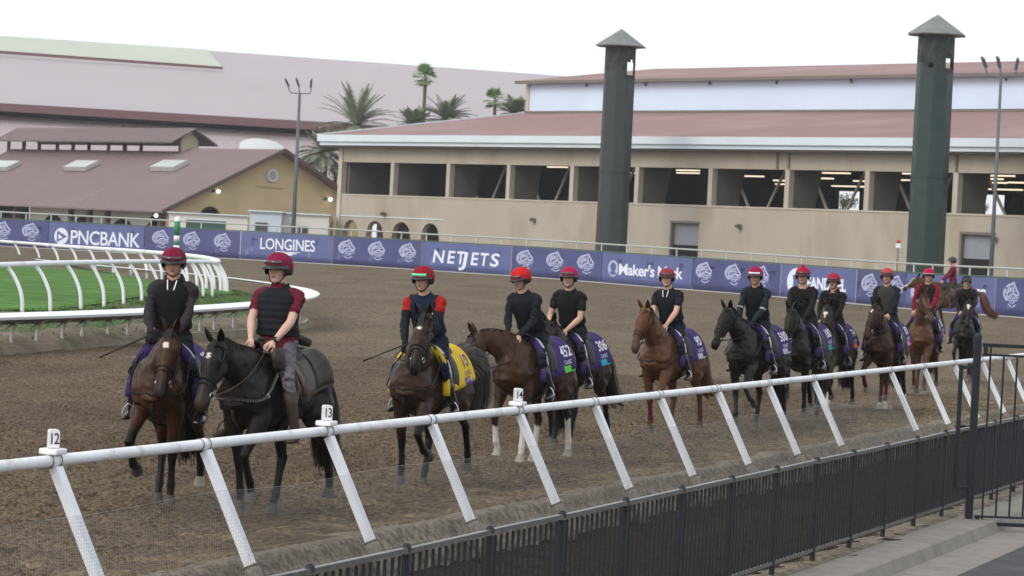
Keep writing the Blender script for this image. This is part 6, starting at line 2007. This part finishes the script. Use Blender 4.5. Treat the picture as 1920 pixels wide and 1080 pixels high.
    # boots, stirrups
    for s, (Hp, Kn, Ft) in zip((1, -1), legs_):
        g = MB(); dn = (Kn - Ft).normalized(); toe = Vector((.17, s * .035, -.012))
        top = .80
        g.tube([Ft.lerp(Kn, top), Ft.lerp(Kn, .55), Ft.lerp(Kn, .25), Ft + Vector((0, 0, .03)), Ft + Vector((-.005, 0, -.04))], [(.066, .068), (.056, .060), (.046, .050), (.042, .050), (.040, .052)], 14, side=Yv)
        g.tube([Ft + Vector((-.055, -s * .005, -.055)), Ft + Vector((-.02, 0, -.045)), Ft + toe * .35 + Vector((0, 0, -.050)), Ft + toe * .75 + Vector((0, 0, -.062)), Ft + toe + Vector((0, 0, -.064)), Ft + toe * 1.12 + Vector((0, 0, -.066))], [(.030, .034), (.038, .045), (.042, .036), (.043, .028), (.034, .021), (.015, .010)], 14, side=Yv)
        if not jeans or True: g.build('boot', M_BOOT if not jeans else mat('brown_boot', (.05, .035, .028), .6), o, True)
    # stirrup irons with leathers: their own things hang from the saddle; kept with the boots' place
    for s, (Hp, Kn, Ft) in zip((1, -1), legs_):
        st = thing('stirrup', ('left' if s > 0 else 'right') + ' stirrup iron and leather of the ' + label_short(label), 'stirrup', horse.location, horse.rotation_euler.z, 'stirrups'); st.scale = horse.scale
        b0 = Ft + Vector((.075, s * .01, -.082)); g = MB()
        w2 = .062; pts = [b0 + Vector((0, y, z)) for y, z in ((-w2, 0), (-w2 * 1.05, .045), (-w2 * .75, .10), (-.015, .135), (.015, .135), (w2 * .75, .10), (w2 * 1.05, .045), (w2, 0), (-w2, 0))]
        g.tube(pts, .0065, 6); g.box(b0 + Vector((0, 0, -.004)), (.045, .125, .012)); g.build('iron', M_STEEL if not jeans else M_WESTL, st)
        g = MB(); tp = trunk_pt(.14, s * R(48), .07) + Z; mid = trunk_pt(.15, s * R(80), .075) + Z
        g.tube([tp, mid, b0 + Vector((0, 0, .135))], [(.012, .003)] * 3, 6, side=Vector((1, 0, 0))); g.build('stirrup_leather', M_LEATHER if not jeans else M_BROWNL, st)
    # reins from the bit to the hands
    hpt = fr['hpt']
    g = MB()
    for i, s in enumerate((1, -1)):
        bit = hpt(.49, -.045, s * .068) + Z; H_ = arms[i][2] + Vector((.04, -s * .02, -.01))
        nb = fr['nk'](.45) + Z; mid = bit.lerp(H_, .5); w_ = .12 + .05
        side_y = s * max(abs(mid.y), w_); mid = Vector((mid.x, nb.y * .5 + side_y, mid.z - .05))
        c = _cr([bit, bit.lerp(mid, .5) + Vector((0, s * .01, -.02)), mid, mid.lerp(H_, .6) + Vector((0, s * .01, -.01)), H_], 4)
        g.tube(c, [(.0075, .0035)] * len(c), 6, side=Vector((0, .3, 1)))
    rb_ = [ch for ch in horse.children if ch.name.startswith('bridle')]
    r_ = g.build('reins', M_LEATHER if not jeans else M_BROWNL, rb_[0] if rb_ else horse)
    if rb_: r_.location = -Vector((0, 0, dz))
    if whip:
        i, dvw, ln, wl = whip
        H_ = arms[i][2]; dvw = Vector(dvw).normalized()
        wt = thing('riding_whip', wl, 'riding whip', horse.location, horse.rotation_euler.z, 'riding whips'); wt.scale = horse.scale
        g = MB(); g.tube([H_ - dvw * .10, H_ + dvw * .05, H_ + dvw * ln * .8], [.010, .009, .006], 8); g.build('shaft', M_BLACK, wt, True)
        g = MB(); g.tube([H_ + dvw * ln * .8, H_ + dvw * ln], [(.004, .014)] * 2, 8, side=Vector((0, 1, 0))); g.build('flap', M_BLACK, wt)
    return o, dict(HC=HC, arms=arms, q=q)
def label_short(l):
    w_ = l.split(' '); return ' '.join(w_[:8])

# ================================================================== THE FILE OF HORSES AND RIDERS
def place(px, py, alpha, z=0):
    p = G(px, py, z); dc = math.atan2(-p.y, -p.x)
    return p, dc - R(alpha)
BAY = (0.0446, 0.0187, 0.0094); DBAY = (.036, .017, .010); SEAL = (0.0112, 0.0077, 0.0063); CHEST = (0.0918, 0.0374, 0.0150); BLK = (0.0060, 0.0054, 0.0054)
H = {}
def pair(key, px, py, alpha, hk, sk, rk, z=0):
    loc_, rz = place(px, py, alpha, z)
    h, fr = make_horse(loc_=loc_, rz=rz, **hk)
    if sk is not None: saddle_set(h, fr, **sk)
    if hk.get('breast', None) or True:
        if key in ('H1', 'H2', 'H3', 'H6', 'H7'): breastplate(h, fr, studs=(key == 'H2'))
    r = make_rider(h, fr, **rk)
    H[key] = (h, fr, r)
WHITE_ = (.6, .57, .53)
M_BGREEN = mat('green_band', (.12, .55, .06), .8); M_BBLUE = mat('sky_blue_band', (.03, .33, .50), .8); M_BGREY = mat('grey_band', (.42, .44, .50), .8); M_BPINK = mat('pink_band', (.68, .20, .28), .8)
M_BRED = mat('orange_red_band', (.68, .12, .05), .8); M_BTEAL = mat('teal_band', (.03, .32, .16), .8); M_BPUR = mat('deep_purple_band', (.07, .03, .20), .8)
walk = [
 {'FL': (24, 2, 22), 'FR': (-16, -16, -10), 'HL': (-34, -20, -4), 'HR': (4, 16, 26)},
 {'FL': (-12, -10, 0), 'FR': (46, -46, -70), 'HL': (6, 14, 24), 'HR': (-34, -28, -22)},
 {'FL': (46, -34, -50), 'FR': (-8, -8, 6), 'HL': (-32, -18, -2), 'HR': (2, 14, 22)},
]
pair('H1', 309, 951, 12,
 dict(label='bay horse with a white diamond star, leading at the far left', coat=BAY, points=BLK, belly=(.055, .021, .009), neck=(1.00, .20, 1.64), arch=.05, hd=(.50, -.02, -1), face='star', scale=1.025, legs={'FR': (46, -40, -75), 'FL': (-6, -6, 8), 'HL': (-34, -20, -6), 'HR': (-2, 12, 24)}, socks={'HL': 2.75}, tail='down'),
 dict(desc='purple white numbered 3 on the diamond starred bay', num='39', name_line='CLASSIC', band=M_BBLUE),
 dict(label='rider in charcoal fleece and black vest on the leading bay, face lowered', lean=11, side_lean=.02, torso=(.030, .024, .030), sleeve=(.030, .024, .030), pants=(.010, .012, .014), vest=(.010, .010, .012), cap=(.17, .010, .035), head=(2, 14), goggles='up', hands=((.46, .10, 1.58), (.46, -.12, 1.58)), gloves=(.012, .012, .013), hoodie=True, near=True, lanyard=True, foot=(.12, .335, .90), radio=True, whip=(1, (.25, -.85, -.45), .52, 'black riding whip held low in the right hand of the leading rider')))
pair('H2', 505, 970, 30,
 dict(label='dark brown stock pony with studded breastplate, beside the leading bay', coat=(0.0102, 0.0075, 0.0065), points=BLK, belly=(.013, .009, .008), neck=(1.04, .0, 1.58), arch=.03, hd=(.42, -.02, -1), face='smallstar', scale=1.02, legs={'FR': (-10, -10, 4), 'FL': (36, -30, -20), 'HL': (-34, -18, -4), 'HR': (4, 14, 24)}, muzzle=(.03, .018, .013), tail='down', tail_sway=(.12, 0)),
 dict(desc='dark pony', western=True),
 dict(label='rider in maroon short sleeved shirt and black padded vest on the dark pony', seat=(.0, 0, 1.585), lean=2, torso=(.115, .010, .025), short=True, pants=(.135, .118, .135), jeans=True, vest=(.011, .012, .016), cap=(.20, .012, .045), head=(-2, 6), goggles='up', hands=((.32, .13, 1.62), (.36, -.09, 1.60)), near=True, watch=True, wide=1.22, hs=1.09, elbow=1.3, quilt=True, pk=1.15, undershirt=(.115, .010, .025), knee=(.34, .33, 1.27), foot=(.22, .36, .80), hair=(.16, .08, .035), skin=(.56, .36, .29)))
pair('H3', 797, 918, 21,
 dict(label='bay horse with white star under a yellow cloth, tail arched high', coat=(0.0326, 0.0163, 0.0102), points=BLK, neck=(.90, .26, 1.86), arch=.07, hd=(.42, .0, -1), face='star', legs={'FR': (-6, -4, 10), 'FL': (42, -50, -72), 'HL': (-36, -20, -6), 'HR': (4, 14, 24)}, tail='up', tail_c=(.050, .043, .038), mane_c=(.016, .013, .012)),
 dict(desc='yellow purple edged numbered 10', num='10', name_line='CLASSIC', cloth=M_CLOTHY, num_m=M_CPURP, print_m=M_CPURP, band=M_BPUR, band_txt="CUP TH"),
 dict(label='rider in navy vest with bright red shoulders on the yellow clothed bay', side_lean=-0.03, lean=27, torso=(.010, .018, .035), sleeve=(.010, .013, .017), shoulder_c=(.33, .014, .011), pants=(.008, .012, .024), vest=(.008, .017, .036), cap=(.25, .012, .018), head=(-6, 12), goggles='up', lens=M_GOGG, hands=((.52, .11, 1.56), (.50, -.12, 1.56)), gloves=(.012, .012, .013), near=True, chest_logo=True, foot=(.10, .335, .90), whip=(1, (.2, -.9, -.42), .50, 'black riding whip pointing down left from the hand of the red shouldered rider')))
pair('H4', 991, 872, 28,
 dict(label='bay horse with four tall white stockings, neck arched low behind the raised tail', coat=(0.0422, 0.0184, 0.0095), points=(.020, .012, .009), neck=(.98, -.24, 1.54), arch=.16, hd=(.10, -.38, -1), face='none', legs={'FR': (26, -10, -30), 'FL': (-2, -2, 10), 'HL': (-24, -12, 0), 'HR': (0, 10, 20)}, socks={'FL': 1.15, 'FR': 1.3, 'HL': 1.2, 'HR': 1.25}, tail='down'),
 dict(desc='purple green edged numbered 452', num='452', name_line='CLASSIC', band=M_BGREEN),
 dict(label='rider all in black with bright red cap, head down, on the white stockinged bay', lean=31, side_lean=-.06, torso=(.011, .013, .018), pants=(.009, .011, .017), vest=(.010, .012, .017), cap=(.50, .015, .015), head=(-12, 22), goggles='up', hands=((.50, .05, 1.56), (.54, -.08, 1.56)), near=True, foot=(.12, .335, .90), stretch=1.03))
pair('H5', 1065, 845, 26,
 dict(label='brown horse half hidden behind the white stockinged bay', coat=(0.0218, 0.0122, 0.0088), points=BLK, neck=(.92, .10, 1.66), arch=.06, hd=(.4, .1, -1), face='none', legs=walk[0], tail='back'),
 dict(desc='purple blue edged numbered 306', num='306', name_line='CLASSIC', band=M_BBLUE),
 dict(label='smiling rider in black short sleeved shirt and vest with raspberry cap', side_lean=0.04, lean=23, torso=(.010, .011, .014), short=True, pants=(.010, .012, .017), vest=(.009, .010, .013), cap=(.36, .015, .06), head=(14, 6), goggles='up', hands=((.42, .08, 1.58), (.40, -.13, 1.60)), near=True, hair=(.015, .012, .010), skin=(.50, .31, .24), foot=(.12, .335, .92)))
pair('H6', 1252, 820, 24,
 dict(label='bright chestnut horse with pricked ears and dark red leg wraps', coat=CHEST, points=(.085, .036, .018), neck=(.94, .0, 1.80), arch=.05, hd=(.40, -.08, -1), face='none', legs={'FR': (-8, -8, 4), 'FL': (44, -45, -62), 'HL': (-30, -14, 0), 'HR': (0, 10, 20)}, wraps={'FL': (.07, .008, .014), 'FR': (.07, .008, .014)}, mane_c=(.13, .052, .022), tail='back', tail_c=(.10, .045, .022), muzzle=(.07, .035, .022)),
 dict(desc='purple grey edged numbered 9', num='90', name_line='CLASSIC', band=M_BGREY),
 dict(label='rider in black T-shirt with white lanyard on the bright chestnut', side_lean=-0.05, lean=19, torso=(.010, .012, .017), short=True, pants=(.010, .013, .026), vest=(.010, .012, .017), cap=(.26, .03, .04), head=(16, 6), goggles='up', hands=((.50, .08, 1.56), (.46, -.12, 1.58)), near=True, lanyard=True, skin=(.56, .34, .27), foot=(.10, .335, .92)))
pair('H7', 1413, 806, 24,
 dict(label='near black horse with pricked ears and open mouth, between chestnut and dark pair', coat=SEAL, points=BLK, scale=1.03, neck=(1.00, -.04, 1.74), arch=.03, hd=(.55, -.12, -1), face='none', legs={'FR': (-6, -4, 8), 'FL': (46, -50, -72), 'HL': (-26, -10, 0), 'HR': (0, 8, 20)}, wraps={'FL': (.03, .035, .045), 'FR': (.03, .035, .045)}, tail='down'),
 dict(desc='purple pale edged numbered 500', num='500', name_line='CLASSIC', band=M_BGREY),
 dict(label='rider in dark teal top with pale arm bands and silver goggles', side_lean=0.03, lean=21, torso=(.008, .011, .014), sleeve=(.010, .020, .028), pants=(.010, .014, .018), vest=(.007, .009, .011), cap=(.30, .010, .06), head=(14, 12), goggles='up', lens=M_GOGW, hands=((.50, .09, 1.56), (.48, -.12, 1.58)), gloves=(.012, .015, .03), hoodie=True, armband=True, foot=(.10, .335, .92)))
pair('H8', 1502, 792, 17,
 dict(label='dark brown horse, head low, under the rider with a bobbled red cap', coat=(0.0116, 0.0082, 0.0068), points=BLK, scale=1.04, neck=(.94, .08, 1.72), arch=.04, hd=(.42, -.06, -1), face='none', legs=walk[1], wraps={'HL': (.05, .05, .06)}, tail='down'),
 dict(desc='purple teal edged numbered 10', num='100', name_line='CLASSIC', band=M_BTEAL),
 dict(label='rider in long black top with red cap topped by a bobble', side_lean=-0.02, lean=21, torso=(.010, .010, .010), pants=(.010, .010, .012), cap=(.34, .012, .03), head=(12, 10), goggles='up', hands=((.52, .09, 1.56), (.46, -.12, 1.58)), gloves=(.012, .012, .012), pom=True, foot=(.10, .335, .92)))
pair('H9', 1555, 774, 17,
 dict(label='bay horse with a large white star, third of the dark trio', coat=(0.0258, 0.0150, 0.0109), points=BLK, neck=(.90, .16, 1.82), arch=.05, hd=(.48, .02, -1), face='bigstar', legs=walk[2], socks={'HR': 1.5}, tail='down'),
 dict(desc='purple orange edged numbered 7 on the large starred bay', num='74', name_line='CLASSIC', band=M_BRED),
 dict(label='rider in black hoodie with plain red cap, behind the bobbled cap rider', side_lean=0.06, lean=21, torso=(.009, .009, .010), pants=(.009, .009, .012), cap=(.36, .012, .035), head=(2, 10), goggles='up', hands=((.48, .09, 1.56), (.46, -.12, 1.58)), gloves=None, hoodie=True, foot=(.10, .335, .92)))
pair('H10', 1655, 772, 13,
 dict(label='red bay horse with small star and maroon wrapped forelegs', coat=(0.0306, 0.0136, 0.0088), points=(.030, .012, .010), scale=1.04, neck=(.92, .04, 1.78), arch=.05, hd=(.52, -.18, -1), face='smallstar', legs={'FR': (50, -42, -62), 'FL': (-6, -4, 8), 'HL': (-34, -26, -16), 'HR': (0, 10, 20)}, wraps={'FL': (.09, .010, .020), 'FR': (.09, .010, .020)}, socks={'FL': 2.5, 'FR': 2.5, 'HL': 2.5, 'HR': 2.5}, tail='down'),
 dict(desc='purple pink edged numbered 8', num='80', name_line='CLASSIC', band=M_BPINK),
 dict(label='rider in dark navy jacket and grey vest with coral cap', side_lean=-0.03, lean=6, torso=(.008, .011, .017), pants=(.012, .014, .018), vest=(.035, .037, .035), cap=(.42, .05, .045), head=(8, 4), goggles='up', hands=((.44, .09, 1.60), (.42, -.12, 1.60)), skin=(.46, .28, .19), hair=(.01, .009, .009), foot=(.10, .335, .92)))
pair('H11', 1728, 740, 8,
 dict(label='chestnut horse with head turned aside, under the crimson sleeved rider', coat=(0.0782, 0.0326, 0.0156), points=(.05, .022, .014), scale=1.05, neck=(.86, .03, 1.92), arch=.08, hd=(.42, .42, -1), face='none', legs=walk[0], tail='down', mane_c=(.05, .022, .012)),
 dict(desc='purple salmon edged on the head turned chestnut', num='60', name_line='CLASSIC', band=M_BRED),
 dict(label='rider with crimson sleeves, black vest and banded red cap', side_lean=0.05, lean=4, torso=(.17, .008, .022), pants=(.012, .010, .02), vest=(.014, .010, .010), cap=(.38, .012, .04), cap_band=(.5, .42, .45), head=(4, 6), goggles='on', lens=M_GLASS, hands=((.42, .10, 1.60), (.36, -.20, 1.52)), foot=(.10, .335, .92)))
pair('H12', 1806, 716, 4,
 dict(label='near black horse with white star behind the gate post', coat=(0.0116, 0.0088, 0.0082), points=BLK, neck=(.92, .10, 1.82), arch=.05, hd=(.44, .02, -1), face='bigstar', legs=walk[1], tail='down'),
 dict(desc='purple lime edged on the last dark horse', num='77', name_line='CLASSIC', band=M_BGREEN),
 dict(label='rider in black with dark blue helmet, behind the gate post', side_lean=-0.04, lean=21, torso=(.014, .015, .020), pants=(.010, .010, .014), vest=(.010, .010, .012), cap=(.022, .030, .040), head=(4, 8), goggles='up', hands=((.44, .10, 1.58), (.42, -.12, 1.58)), foot=(.10, .34, .92)))
p13 = XD(1784, 92, .30)
h, fr = make_horse(label='chestnut horse with white face walking sideways by the banner', loc_=p13, rz=math.pi + .05, coat=(0.0850, 0.0422, 0.0245), points=(.05, .025, .016), neck=(1.14, .0, 1.66), arch=.04, hd=(1, 0, -.75), face='whiteface', legs=walk[0], tail='back', mane_c=(.10, .04, .02), scale=1.06, group='horses walking in file along the dirt track')
saddle_set(h, fr, desc='far chestnut walking by the banner', western=True)
make_rider(h, fr, label='rider in maroon jacket and grey helmet on the horse by the banner', lean=4, torso=(.13, .012, .03), pants=(.045, .038, .034), cap=(.06, .065, .075), head=(0, 4), goggles=None, hands=((.40, .10, 1.66), (.40, -.10, 1.66)), foot=(.15, .335, .86), jeans=True)

# ================================================================== HAZE
hz = bpy.data.materials.new('haze_air'); hz.use_nodes = True
nt = hz.node_tree; nt.nodes.clear()
ho = nt.nodes.new('ShaderNodeOutputMaterial'); pv_ = nt.nodes.new('ShaderNodeVolumePrincipled')
pv_.inputs['Color'].default_value = (.93, .95, .98, 1); pv_.inputs['Density'].default_value = .00022; pv_.inputs['Anisotropy'].default_value = .1
nt.links.new(pv_.outputs[0], ho.inputs['Volume'])
g = MB(); g.box((0, 642.5, 15.6), (1630, 1335, 34.8)); g.build('haze', hz, kind='stuff')
